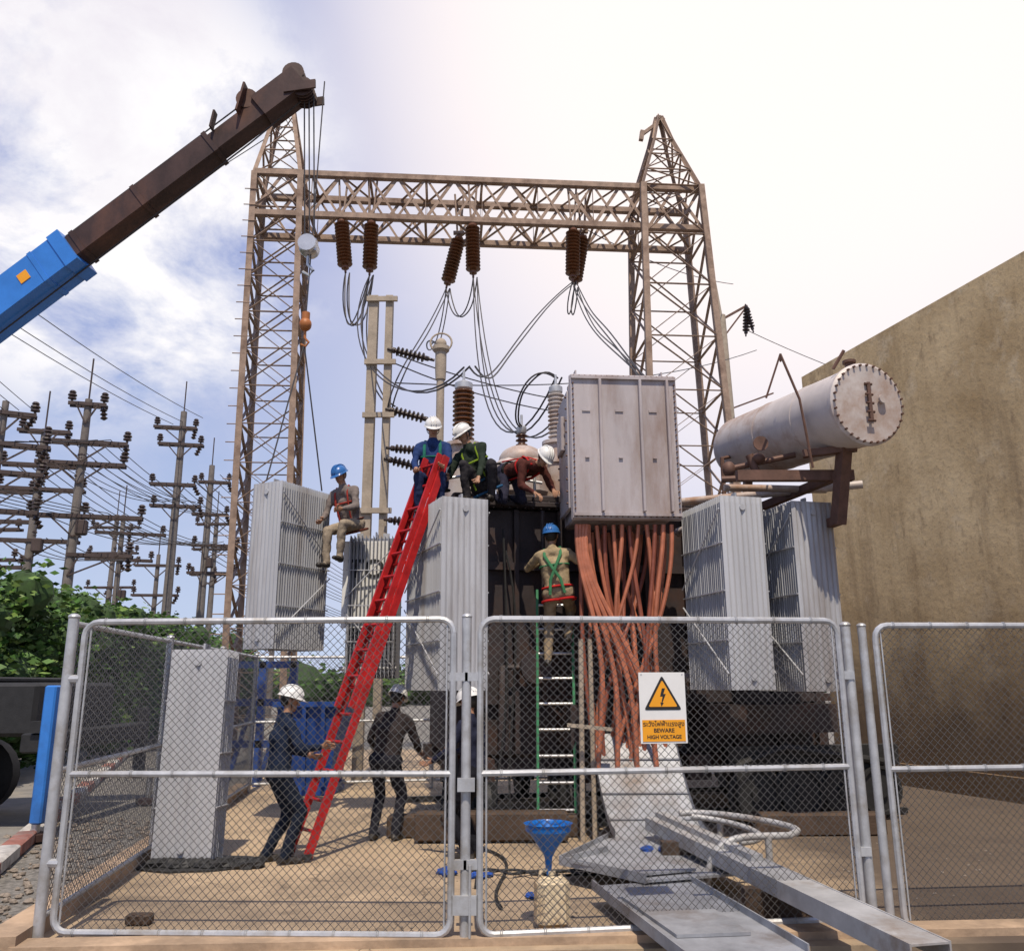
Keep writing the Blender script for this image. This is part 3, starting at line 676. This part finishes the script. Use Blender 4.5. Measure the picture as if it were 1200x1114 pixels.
for k in range(5):
    o=-.9+k*.45
    if k in(1,2,4): mb.path(sag((-15.3+o,38,13.4+.1*k),(-12.6+o,8,10.6),.5),.016,4)
    mb.path(sag((-14.6+o,28,9.85),(-15.6+o,43,10.3),.5),.018,4); mb.path(sag((-14.6+o,28,9.1),(-15.3+o,38,9.8),.3),.016,4)
    mb.path(sag((-14.6+o*1.2,28,7.3),(-15.6+o,43,8.8),.5),.018,4); mb.path(sag((-14.6+o*1.2,28,7.3),(-15,10,7.4),.5),.014,4)
    mb.path(sag((-17.4+o*1.2,30.5,9.7),(-17.6+o,50,9.7),.8),.02,4); mb.path(sag((-17.4+o*1.2,30.5,6.9),(-19+o,41,7.7),.4),.018,4)
    mb.path(sag((-15.6+o,43,12+.1*k),(-12+o,75,9.5),.8),.022,4); mb.path(sag((-15.6+o,43,8.7),(-11+o,75,6.5),.8),.022,4)
    mb.path(sag((-15.3+o,38,10.7),(-10+o,62,7),.8),.02,4); mb.path(sag((-15.9+o,25.5,9.1),(-14.6+o,28,9.85),.05),.014,4)
    mb.path(sag((-15.9+o,25.5,10.1),(-14.6+o,9,12.5),.3),.014,4)
mb.obj('lines',['line'],e)

# ------------------------------------------------------------------ hedge
def foliage(mb,P,n,size):
    for i in range(n):
        c,r=random.choice(P)
        d=V((random.gauss(0,1),random.gauss(0,1),random.gauss(0,1))).normalized(); rr=r*(.72+.36*random.random())
        p=V(c)+d*rr
        if p.z<-.1: continue
        t=V((random.gauss(0,1),random.gauss(0,1),random.gauss(0,1))).normalized(); x,y,_=frame(t); s=size*(.6+.8*random.random())
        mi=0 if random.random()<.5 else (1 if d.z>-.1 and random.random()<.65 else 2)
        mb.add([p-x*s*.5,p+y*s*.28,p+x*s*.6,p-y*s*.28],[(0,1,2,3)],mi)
e=empty('hedge'); mb=MB(); P=[]
for k in range(110):
    t=(k/109)**1.3; y=15.4+33*t; x=-9.9-4.2*t; hh=3.75-.3*t
    for j in range(5):
        P.append(((x-random.uniform(-.2,1.6),y+random.uniform(-.5,.5),random.uniform(.3,hh)),random.uniform(.45,.8)))
for k in range(40): P.append(((random.uniform(-16,-10.4),random.uniform(15.4,16.2),random.uniform(.4,3.8)),random.uniform(.5,.85)))
foliage(mb,P,62000,.17)
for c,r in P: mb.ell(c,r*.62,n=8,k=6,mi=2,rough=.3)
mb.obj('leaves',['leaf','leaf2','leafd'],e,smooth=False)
e=empty('distant_tree_row'); mb=MB(); P=[]
for k in range(80):
    P.append(((random.uniform(-45,70),random.uniform(75,90),random.uniform(.8,3.2)),random.uniform(1.5,2.8)))
foliage(mb,P,9000,.6)
for c,r in P: mb.ell(c,r*.8,n=7,k=5,mi=2)
mb.obj('leaves',['leaf','leaf2','leafd'],e,smooth=False)

# ------------------------------------------------------------------ crane
e=empty('truck_crane'); tip=V((-3.25,11.0,10.30)); q=V((-7.5,11.5,6.98)); dn=(q-tip).normalized(); base=tip+dn*12.6
mb=MB()
mb.bar(tip+dn*.1,tip+dn*5,.28,.30,1); mb.bar(tip+dn*1.4,tip+dn*5.4,.34,.37,1)
mb.bar(tip+dn*4.0,base,.46,.55,0)
mb.bar(tip+dn*3.95,tip+dn*4.15,.50,.60,0); mb.bar(tip+dn*4.45,tip+dn*4.52,.48,.57,0)
x_,y_,_=frame(dn); bu=y_ if y_.z>0 else -y_
for t_ in(1.4,2.7,3.8): mb.bar(tip+dn*t_,tip+dn*(t_+.07),.37,.40,1)
sd=x_ if x_.y<0 else -x_
c=tip+dn*4.65+sd*.235; mb.bar(c,c+dn*.16,.012,.16,2)
for t_ in(5.2,6.3,7.4): mb.bar(tip+dn*t_+sd*.232+bu*.18,tip+dn*(t_+.9)+sd*.232+bu*.18,.01,.04,3)
mb.tube(tip+dn*4.1+bu*.3,tip+dn*4.3+bu*.33,.06,n=8,mi=1)
mb.bar(tip+dn*.55,tip-dn*.20,.36,.40,1)
for s_ in(-.12,0,.12):
    for c in(tip-dn*.16+bu*.14,tip-dn*.12-bu*.16,tip+dn*.62+bu*.26):
        mb.lathe(c+V((0,s_-.03,0)),(0,1,0),[(0,.16),(.015,.16),(.025,.12),(.045,.12),(.055,.16),(.07,.16)],18,1)
for s_ in(-.19,.19):
    mb.bar(tip+dn*.85+sd*s_+bu*.1,tip+dn*.5+sd*s_+bu*.40,.03,.16,1)
    mb.bar(tip+dn*.1+sd*s_-bu*.05,tip-dn*.3+sd*s_-bu*.32,.03,.14,1)
    mb.bar(tip+dn*1.3+sd*s_+bu*.15,tip+dn*1.1+sd*s_+bu*.34,.03,.12,1)
pv=base+V((1.2,0,-.9)); mb.tube(tip+dn*7.9-bu*.35,pv,.14,n=14,mi=3)
mb.path([base+bu*.34,tip+dn*.75+bu*.34,tip-dn*.1+bu*.28],.012,5,4)
mb.path([base-bu*.36,tip+dn*1-bu*.30,tip-bu*.25],.012,5,4)
hook=V((-2.92,11.2,7.85))
for dx in(-.07,0,.07): mb.path([tip-dn*.2+V((.1+dx,0,-.1)),hook+V((dx,0,.2))],.011,5,4)
mb.path([tip-dn*.3+V((.25,0,-.05)),(-2.92,11.25,6.7)],.010,5,4)
mb.bbox(hook,(.24,.22,.28),.05,mi=3); mb.lathe(hook+V((0,-.14,0)),(0,1,0),[(0,.13),(.28,.13)],16,3)
mb.path([hook+V((0,0,-.15)),hook+V((0,0,-.28)),hook+V((.08,0,-.38)),hook+V((.03,0,-.46)),hook+V((-.07,0,-.4))],.025,7,3)
mb.ell((-2.92,11.25,6.66),(.09,.09,.10),mi=6); mb.tube((-2.92,11.25,6.72),(-2.92,11.25,6.84),.06,n=10,mi=6)
mb.path([(-2.92,11.25,6.57),(-2.92,11.25,6.46),(-2.86,11.25,6.39),(-2.9,11.25,6.33),(-2.97,11.25,6.36)],.018,6,6)
for a_ in((-3.25,10.98),(-2.65,11.6)):
    mb.path([(-2.92,11.25,6.36),(a_[0],a_[1],4.32)],.011,5,4)
mb.bbox((-10.3,12.9,1.4),(7.9,2.3,.70),.05,mi=7); mb.bbox((-10.5,12.9,1.79),(7.0,2.2,.07),.02,mi=7)
mb.bbox((-12.6,12.6,2.4),(1.8,1.6,1.1),.1,mi=0); mb.bbox((-13.4,13.5,2.7),(1.3,.9,1.5),.1,mi=0)
mb.bbox((-15.2,12.9,1.9),(1.9,2.3,2.2),.15,mi=0); mb.box((-15.2,11.74,2.4),(1.1,.02,.7),mi=3)
for x in(-8.2,-9.4,-12.8,-15):
    for y in(11.95,13.85): mb.lathe((x,y-.15,.38),(0,1,0),[(0,.2),(.02,.48),(.06,.54),(.26,.54),(.3,.48),(.3,.2)],20,7)
for x in(-6.10,-11.4):
    mb.bbox((x,12.9,1.0),(.26,3.3,.24),.02,mi=7)
    mb.bbox((x+.22,11.25,.88),(.15,.17,1.66),.02,mi=0); mb.bbox((x,14.6,.8),(.16,.16,1.1),.02,mi=7)
    mb.bar((x,11.25,1.2),(x+.25,11.25,1.2),.1,.14,7)
    for y in(11.25,14.6): mb.tube((x+.2,y,-.05),(x+.2,y,.4),.05,n=10,mi=3); mb.tube((x+.2,y,-.14),(x+.2,y,-.06),.18,n=14,mi=1)
mb.obj('crane_body',['crblue','crdark','yellow','alu','line','tankc',mat('hook_orange',(.35,.12,.03),.5,0,.2,5,.05),'black'],e)
e=empty('blue_steel_frame'); mb=MB()
for x in(-5.0,-4.45,-3.9):
    mb.bar((x,15.6,0),(x,15.6,2.1),.12,.12)
for z in(.7,1.4,2.05): mb.bar((-5.05,15.6,z),(-3.85,15.6,z),.12,.12)
for x in(-4.95,-4.4): mb.bar((x,15.6,.1),(x+.5,15.6,2.0),.07,.07)
mb.obj('frame',['bluepaint'],e)
e=empty('blue_waste_skip'); mb=MB(); mb.add([(-3.6,14.2,.15),(-2.9,14.2,.15),(-2.9,15.2,.15),(-3.6,15.2,.15),(-3.75,14.0,1.4),(-2.75,14.0,1.4),(-2.75,15.4,1.4),(-3.75,15.4,1.4)],[(3,2,1,0),(0,1,5,4),(1,2,6,5),(2,3,7,6),(3,0,4,7)])
for x in(-3.6,-3.3,-3.0): mb.bar((x,14.15,.15),(x,13.96,1.4),.06,.05)
mb.bar((-3.8,13.98,1.4),(-2.7,13.98,1.4),.08,.08); mb.box((-3.25,14.7,.08),(.8,1,.14)); mb.obj('bin',['dblue'],e)
e=empty('lettered_panel'); mb=MB(); mb.bbox((-2.05,11.85,3.05),(.62,.02,1.2),.005); mb.obj('panel',['white'],e)
cu=bpy.data.curves.new('lettering','FONT'); cu.body='TO'; cu.size=.36; cu.align_x='CENTER'; cu.align_y='CENTER'; cu.extrude=.002; cu.offset=.006; cu.materials.append(M['signblack'])
o=bpy.data.objects.new('lettering',cu); col.objects.link(o); o.location=(-2.03,11.83,3.25); o.rotation_euler=(rad(90),0,0); o.parent=e

# ------------------------------------------------------------------ ladders
def ladder(name,p0,p1,width,m,side=None,rail=(.035,.085),step=.3,double=False,rm=None):
    e=empty(name); p0=V(p0);p1=V(p1);d=(p1-p0).normalized(); s=d.cross(V((0,0,1))).normalized() if side is None else V(side).normalized()
    nrm=s.cross(d).normalized(); mb=MB(); L_=(p1-p0).length
    for sg in(-1,1):
        mb.bar(p0+s*sg*width/2,p1+s*sg*width/2,rail[0],rail[1],0,up=nrm)
        mb.box(p0+s*sg*width/2+V((0,0,.02)),(.09,.1,.05),mi=2)
        if double: mb.bar(p0+d*L_*.32+s*sg*(width/2-.04)+nrm*.075,p1+s*sg*(width/2-.04)+nrm*.075,rail[0]*.9,rail[1]*.8,0,up=nrm)
    k=.25
    while k<L_:
        mb.tube(p0+d*k-s*width/2,p0+d*k+s*width/2,.018,n=8,mi=1)
        if double and k>L_*.33: mb.tube(p0+d*(k+.1)-s*(width/2-.04)+nrm*.075,p0+d*(k+.1)+s*(width/2-.04)+nrm*.075,.018,n=8,mi=1)
        k+=step
    mb.obj('ladder_frame',[m,rm or m,'black'],e); return e
ladder('red_extension_ladder',(-2.17,9.24,.03),(-.93,10.3,4.42),.38,'red',double=True)
ladder('green_step_ladder',(.50,10.55,.02),(.53,10.85,2.85),.44,'green',side=(1,0,0),rail=(.03,.07),rm='alu')
mb=MB(); mb.tube((.76,10.1,0),(.79,10.1,2.2),.03,n=8); mb.tube((.90,10.15,0),(.90,10.15,2.2),.028,n=8); mb.bar((.60,9.9,1.25),(1.1,9.9,1.2),.04,.04); mb.obj('support_props',['conc'])

# ------------------------------------------------------------------ foreground metalwork
e=empty('galvanised_cable_tray'); mb=MB()
rows=[]
for i in range(13):
    t=i/12; y=10.35-1.15*t; z=.95*(1-t)**1.9+.18; rows.append((y,z,.90+.12*t,1.86+.10*t))
vs=[];fs=[]
for y,z,a_,b_ in rows:
    vs+=[(a_,y,z+.09),(a_,y,z),(b_,y,z),(b_,y,z+.09)]
for i in range(len(rows)-1):
    for j in range(3): fs.append((i*4+j,i*4+j+1,i*4+5+j,i*4+4+j))
mb.add(vs,fs)
for i in(2,5,8): y,z,a_,b_=rows[i]; mb.bar((a_,y,z+.012),(b_,y,z+.012),.03,.015)
def plate(pts,z,t=.02,lip=(0,)):
    mb.prism(pts,z,z+t)
    for i in lip:
        a=V((*pts[i],z+.03)); b=V((*pts[(i+1)%len(pts)],z+.03)); mb.bar(a,b,.012,.075)
plate([(.95,9.25),(.40,8.10),(1.05,7.35),(2.05,7.65),(1.65,9.25)],.16,lip=(0,1,3))
plate([(.50,7.95),(1.02,7.42),(1.5,7.60),(.85,8.35)],.195,lip=(3,))
plate([(.62,7.35),(1.0,5.45),(1.75,5.6),(1.42,7.55)],.12,lip=(0,2))
plate([(.80,6.9),(1.02,5.9),(1.5,5.95),(1.32,7.0)],.143,lip=())
mb.obj('tray_plates',['plate'],e)
e=empty('steel_channel_beam'); mb=MB(); a=V((1.45,9.2,.38)); b=V((2.3,5.2,.29))
mb.bar(a,b,.25,.012); x_,y_,_=frame(b-a)
for sgn in(-1,1): mb.bar(a+x_*sgn*.125-V((0,0,.05)),b+x_*sgn*.125-V((0,0,.05)),.012,.12)
mb.bar(a+x_*.03+V((0,0,.03)),a.lerp(b,.5)+x_*.03+V((0,0,.03)),.10,.05)
mb.box((1.6,8.4,.16),(.5,.12,.26),mi=1); mb.box((1.95,6.9,.12),(.5,.12,.2),mi=1)
mb.obj('beam',['chan','wood'],e)
e=empty('bent_pipe_rail'); mb=MB()
mb.path(bez([(1.62,8.9,.46),(1.95,9.0,.48),(2.45,8.4,.45),(2.6,8.0,.45),(2.4,7.85,.44)],14)+bez([(2.35,7.8,.43),(2.1,7.7,.44),(1.95,7.75,.44),(1.82,7.7,.45),(1.60,7.68,.4),(1.60,7.68,.02)],12),.030,10)
mb.path(bez([(1.7,8.7,.46),(2.1,8.7,.42),(2.35,8.2,.38),(2.2,7.95,.36),(1.95,7.9,.36)],14),.026,10)
mb.tube((2.15,7.74,.02),(2.15,7.74,.43),.03,n=10); mb.tube((2.0,8.85,0),(2.0,8.85,.46),.03,n=10)
mb.obj('pipe',['chan'],e)
e=empty('oil_can'); mb=MB(TR(.27,6.66,0,12))
for z,a_ in((.12,.245),(.25,.24)): mb.bbox((0,0,z),(a_,.185,.22),.045)
mb.bbox((0,0,.335),(.18,.13,.05),.022); mb.tube((0,0,.33),(0,0,.39),.03,n=12); mb.path([(-.09,0,.33),(-.08,0,.385),(-.03,0,.40),(.02,0,.37)],.016,8)
mb.obj('can',['can'],e)
e=empty('blue_funnel'); mb=MB(); mb.lathe((.25,6.66,.36),(0,0,1),[(0,.018),(.12,.028),(.16,.05),(.27,.13),(.30,.165),(.345,.17),(.35,.18),(.352,.172),(.34,.162),(.30,.155),(.17,.04),(.14,.02)],28); mb.obj('cone',['blueplastic'],e)
mb=MB(); mb.bbox((-.25,10.15,.17),(1.7,.25,.30),.02); mb.bbox((-.35,10.5,.12),(2.2,.25,.24),.02); mb.bbox((-2.75,6.85,.04),(.18,.1,.07),.01)
mb.bbox((3.5,10.5,.12),(1.5,.25,.24),.02); mb.obj('timber_blocks',['wood'])
mb=MB()
for k in range(5):
    c=V((-.45+.22*k,8.3+.15*random.random(),.03)); mb.path(bez([c,c+V((.3,.25,.02)),c+V((.5,-.3,.03)),c+V((.25,-.2,.0)),c+V((.7,.05,0))],14),.012,6)
mb.path(bez([(-.1,7.2,.02),(-.3,8,.02),(.2,8.8,.02),(-.3,9.6,.02)],16),.014,6); mb.path([(-.33,7.9,.02),(-.34,8.6,.02),(-.4,9.9,.6)],.012,6)
mb.obj('hose',['black'])
mb=MB()
for c,s in(((-.55,8.5,.02),.13),((.33,8.15,.03),.09),((1.35,8.55,.20),.12),((.2,7.6,.02),.08),((-.3,8.35,.02),.09)):
    for k in range(9): mb.ell(V(c)+V((random.uniform(-s,s),random.uniform(-s,s)*.7,0)),(s*.5,s*.35,s*.22),Matrix.Rotation(random.random()*3,3,'Z')@Matrix.Rotation(random.uniform(-.4,.4),3,'X'),9,7,rough=.35)
mb.obj('blue_rag',['ragblue'],smooth=False)

# ------------------------------------------------------------------ people
def capsule(mb,p0,r0,p1,r1,n=12):
    p0=V(p0);p1=V(p1); L_=(p1-p0).length
    if L_<1e-4: p1=p0+V((0,0,.001)); L_=.001
    pr=[]
    for i in range(5): a=math.pi/2*(1-i/4); pr.append((-r0*math.sin(a),r0*math.cos(a)))
    for i in range(5): a=math.pi/2*i/4; pr.append((L_+r1*math.sin(a),r1*math.cos(a)))
    mb.lathe(p0,p1-p0,pr,n)
def ik(a,c,l1,l2,hint):
    v=c-a; d=max(.12,min(v.length,l1+l2-.004)); n=v.normalized(); x=(l1*l1-l2*l2+d*d)/(2*d); h=math.sqrt(max(0,l1*l1-x*x)); hp=hint-n*hint.dot(n)
    hp=hp.normalized() if hp.length>1e-4 else V((1,0,0)); return a+n*x+hp*h,a+n*d
def person(pelvis,yaw,lean=(0,0,1),look=(0,1,0),hands=((-.25,.1,0),(.25,.1,0)),feet=((-.1,0,-.86),(.1,0,-.86)),elb=((-.5,-.7,-.3),(.5,-.7,-.3)),knee=((-.1,1,.2),(.1,1,.2)),
           shirt=(.05,.1,.25),pants=(.03,.03,.05),helmet='helw',harness=None,footdir=((-.1,1,0),(.1,1,0)),grip=(1,1)):
    e=empty('worker'); Rz=Matrix.Rotation(rad(yaw),4,'Z'); T=Matrix.Translation(pelvis)@Rz
    up=V((0,0,1)); sp_=V(lean).normalized(); X=V((1,0,0)); right=(X-sp_*X.dot(sp_)).normalized(); fr=sp_.cross(right).normalized()
    chest=sp_*.30; nb=sp_*.49; look=V(look).normalized(); hdir=(sp_*.55+up*.35+look*.12).normalized(); hc=nb+hdir*.185
    prims=[]
    def c(p0,r0,p1,r1,mi): prims.append((V(p0),r0,V(p1),r1,mi))
    hips=[-right*.09-sp_*.03,right*.09-sp_*.03]
    c(hips[0],.112,hips[1],.112,1)
    for s in(-1,1):
        c(right*s*.065+sp_*.04,.098,right*s*.07+chest*.75,.10,0)
        c(right*s*.07+chest*.7,.102,right*s*.10+nb-sp_*.09,.088,0)
    c(right*-.06+chest-fr*.02,.11,right*.06+chest-fr*.02,.11,0)
    sh=[nb-right*.175-sp_*.045,nb+right*.175-sp_*.045]
    c(sh[0],.060,nb-sp_*.02,.070,0); c(sh[1],.060,nb-sp_*.02,.070,0)
    c(nb-sp_*.03,.066,nb+hdir*.035,.062,0)
    c(nb,.052,hc-hdir*.04,.050,2)
    wr=[]
    for i in(0,1):
        el,wv=ik(sh[i],V(hands[i]),.285,.255,V(elb[i])); c(sh[i],.060,el,.047,0); c(el,.047,wv-(wv-el).normalized()*.03,.036,0)
        f=(wv-el).normalized(); c(wv-f*.05,.027,wv+f*.02,.025,2)
        sd=f.cross(fr); sd=sd.normalized() if sd.length>.1 else right
        for o in(-.022,0,.022): c(wv+f*.015+sd*o*.7,.017,wv+f*.085+sd*o,.014,2)
        wr.append((wv,f,sd))
    for i in(0,1):
        kn,an=ik(hips[i],V(feet[i]),.43,.42,V(knee[i])); c(hips[i],.095,kn,.064,1); c(kn,.064,an,.052,1)
        fdv=V(footdir[i]).normalized(); c(an+(an-kn).normalized()*.03,.046,an-up*.035-fdv*.03,.040,3); c(an-up*.042-fdv*.04,.036,an-up*.048+fdv*.16,.034,3)
    b=MB(T)
    for p in prims: capsule(b,p[0],p[1],p[2],p[3])
    me=bpy.data.meshes.new('t'); me.from_pydata(b.v,[],b.f); to=bpy.data.objects.new('t',me); col.objects.link(to)
    md=to.modifiers.new('r','REMESH'); md.mode='VOXEL'; md.voxel_size=.0145
    sm=to.modifiers.new('s','SMOOTH'); sm.factor=.5; sm.iterations=3
    dg=bpy.context.evaluated_depsgraph_get(); dg.update(); nm=bpy.data.meshes.new_from_object(to.evaluated_get(dg)); bpy.data.objects.remove(to)
    Ti=T.inverted(); seed=V((random.random()*50,)*3)
    for v in nm.vertices:
        p=v.co; nn=noise.noise(p*9+seed)*.014+noise.noise(p*24+seed)*.007
        v.co=p+v.normal*nn
    pm=[]
    seg=[(p[0],p[2]-p[0],max((p[2]-p[0]).length_squared,1e-9),p[1],p[3],p[4]) for p in prims]
    cs=[Ti@p.center for p in nm.polygons]
    for q in cs:
        best=9;bm=0
        for a0,dv,l2,r0,r1,mi in seg:
            t_=(q-a0).dot(dv)/l2; t_=0 if t_<0 else 1 if t_>1 else t_
            dd=(q-a0-dv*t_).length-(r0+(r1-r0)*t_)
            if dd<best: best=dd;bm=mi
        pm.append(bm)
    nm.materials.clear()
    for m_ in(cloth('shirt',shirt),cloth('trousers',pants),M['skin'],M['boot']): nm.materials.append(m_)
    nm.polygons.foreach_set('material_index',pm); nm.polygons.foreach_set('use_smooth',[True]*len(pm)); nm.update()
    bo=bpy.data.objects.new('body',nm); col.objects.link(bo); bo.parent=e
    h=MB(T)
    for i in(0,1):
        wv,f,sd=wr[i]; pn=f.cross(sd).normalized()
        if pn.dot(-fr+up*-.3)<0: pn=-pn
        pn=-pn
        for k in range(4):
            o=(-.027+.018*k); ln=(.9,1.05,1.0,.8)[k]; p=wv+f*.088+sd*o; ang=.35*grip[i]; dirv=f; pts=[p-f*.015,p]
            for s_,l_ in enumerate((.042,.028,.022)):
                dirv=(f*math.cos(ang)+pn*math.sin(ang)).normalized(); p=p+dirv*l_*ln; pts.append(p); ang+=.55*grip[i]
            h.path(pts,[.0095,.0095,.009,.0082,.0065],7)
        sg=-1 if i==1 else 1
        p=wv+f*.03+sd*sg*.022; pts=[p,p+(f*.5+sd*sg*.8).normalized()*.04,p+(f*.5+sd*sg*.8).normalized()*.04+(f*.9+pn*.5).normalized()*.03,p+(f*.5+sd*sg*.8).normalized()*.04+(f*.8+pn*.8).normalized()*.052]
        h.path(pts,[.013,.0115,.0105,.008],7)
    fw=(look-hdir*look.dot(hdir)*.4).normalized(); hx=fw.cross(hdir).normalized(); hz_=hx.cross(fw).normalized()
    HR=Matrix((hx,fw,hz_)).transposed()
    def HP(x,y,z): return hc+HR@V((x,y,z))
    h.ell(HP(0,-.008,.02),(.074,.092,.098),HR,16,12); h.ell(HP(0,.018,-.045),(.056,.066,.062),HR,14,10); h.ell(HP(0,.058,-.078),(.026,.022,.02),HR,10,6)
    h.lathe(HP(0,.078,.02),HR@V((0,.35,-1)),[(0,.004),(.02,.009),(.04,.015),(.052,.012),(.056,.002)],8)
    for s_ in(-1,1):
        h.ell(HP(.030*s_,.078,.012),(.013,.008,.008),HR,8,6,mi=1); h.ell(HP(.030*s_,.085,.012),(.006,.003,.006),HR,6,5,mi=2)
        h.ell(HP(.030*s_,.082,.032),(.019,.006,.004),HR,8,4,mi=2); h.ell(HP(.076*s_,-.005,.0),(.010,.02,.03),HR,8,6)
    h.ell(HP(0,.079,-.043),(.023,.008,.006),HR,8,5,mi=3)
    h.ell(HP(0,-.025,.028),(.079,.085,.10),HR,14,10,mi=2)
    h.obj('head_and_fingers',['skin','eyew','hair','lip'],e)
    g=MB(T); g.ell(HP(0,-.006,.048),(.107,.128,.108),HR,22,14,zmin=0)
    for x in(-.03,0,.03): g.path([HP(x,.125*math.cos(a)-.006,.052+.109*math.sin(a)) for a in[.25+i*.26 for i in range(11)]],.008,6)
    vs=[];fs=[]
    for i in range(24):
        a=i/24*6.283; ca,sa=math.cos(a),math.sin(a); ext=1.10+(.30*max(0,sa)**2)
        vs+=[HP(.106*ca,.127*sa-.006,.050),HP(.106*ca*1.09,.127*sa*ext-.006,.040-.012*max(0,sa)),HP(.106*ca*1.09,.127*sa*ext-.006,.034-.012*max(0,sa)),HP(.100*ca,.12*sa-.006,.040)]
    for i in range(24):
        j=(i+1)%24
        for k in range(3): fs.append((i*4+k,j*4+k,j*4+k+1,i*4+k+1))
    g.add(vs,fs)
    for s_ in(-1,1): g.path([HP(.088*s_,0,.045),HP(.072*s_,.02,-.04),HP(0.0,.045,-.112)],.005,5,1)
    g.obj('helmet',[helmet,'signblack'],e)
    if harness:
        k=MB(T)
        for s_ in(-1,1):
            pts=[-sp_*.05+right*s_*.10+fr*.135,sp_*.12+right*s_*.09+fr*.135,chest+right*s_*.10+fr*.125,nb-sp_*.05+right*s_*.10+fr*.085,nb+sp_*.035+right*s_*.095,nb-sp_*.06+right*s_*.10-fr*.10,chest+right*s_*.04-fr*.155,sp_*.12-right*s_*.06-fr*.14,-sp_*.06-right*s_*.09-fr*.135]
            k.path(pts,.019,6,0,flat=.5)
            hp=hips[0 if s_<0 else 1]; k.path([hp+right*math.cos(a)*.115*1+fr*math.sin(a)*.125-sp_*.09 for a in[i/12*6.283 for i in range(13)]],.016,6,1)
        k.path([sp_*.04+right*math.cos(a)*.178+fr*math.sin(a)*.128 for a in[i/18*6.283 for i in range(19)]],.022,6,1,flat=.6)
        k.path([chest+right*math.cos(a)*.182+fr*math.sin(a)*.135 for a in[i/18*6.283 for i in range(19)]],.013,6,0)
        k.obj('harness',[cloth('strap_a',harness[0]),cloth('strap_b',harness[1])],e)
    return e
person((-1.0,10.55,4.20),180,(.02,.10,1),(-.15,.8,-.6),((-.16,.42,.10),(.18,.40,.06)),((-.12,.34,-.44),(.14,.34,-.44)),shirt=(.02,.04,.12),pants=(.02,.03,.075),harness=((.02,.13,.09),(.02,.02,.02)))
person((-.36,10.75,4.22),165,(.38,.30,1),(.45,.6,-.7),((-.05,.45,-.12),(.35,.42,.0)),((-.16,.20,-.22),(.16,.22,-.22)),knee=((-.3,1,.8),(.3,1,.8)),shirt=(.025,.035,.025),pants=(.035,.032,.035),harness=((.22,.33,.03),(.03,.10,.2)))
person((-.02,11.05,4.44),202,(-.35,1.0,-.02),(-.1,.8,-.7),((-.35,.62,-.36),(-.05,.68,-.42)),((-.1,-.30,-.30),(.12,-.28,-.30)),knee=((-.1,.9,-.6),(.1,.9,-.6)),shirt=(.075,.025,.02),pants=(.03,.03,.05),harness=((.40,.02,.02),(.02,.02,.02)))
person((.55,10.42,2.80),-8,(-.12,.02,1),(.1,.9,.15),((-.20,.30,.42),(.30,.30,.30)),((-.14,.06,-.82),(.10,.16,-.55)),shirt=(.33,.255,.155),pants=(.26,.20,.13),helmet='helb',harness=((.05,.17,.08),(.42,.02,.02)))
person((-2.22,11.62,3.86),160,(.15,.32,1),(.15,.75,-.6),((-.10,.45,.12),(.22,.40,.0)),((-.05,.36,-.50),(.14,.38,-.58)),shirt=(.18,.15,.135),pants=(.30,.245,.18),helmet='helb',harness=((.30,.04,.03),(.10,.03,.02)))
person((-2.36,9.02,.87),-60,(-.02,.10,1),(.2,.9,-.25),((-.22,.36,.12),(.20,.36,.22)),((-.11,-.05,-.79),(.12,.07,-.79)),shirt=(.014,.022,.045),pants=(.012,.017,.03))
person((-1.46,10.25,.88),-15,(.10,.22,1),(.1,.8,-.4),((-.26,.35,.05),(.24,.42,.05)),((-.12,-.02,-.80),(.13,.02,-.80)),shirt=(.035,.028,.028),pants=(.018,.018,.024))
person((-.40,9.15,.84),60,(.05,.12,1),(.1,.9,-.4),((-.2,.38,.1),(.24,.42,.15)),((-.11,.0,-.76),(.12,.05,-.76)),shirt=(.02,.022,.04),pants=(.012,.012,.016))
scene.view_settings.view_transform='Standard'; scene.view_settings.look='None'; scene.view_settings.exposure=0
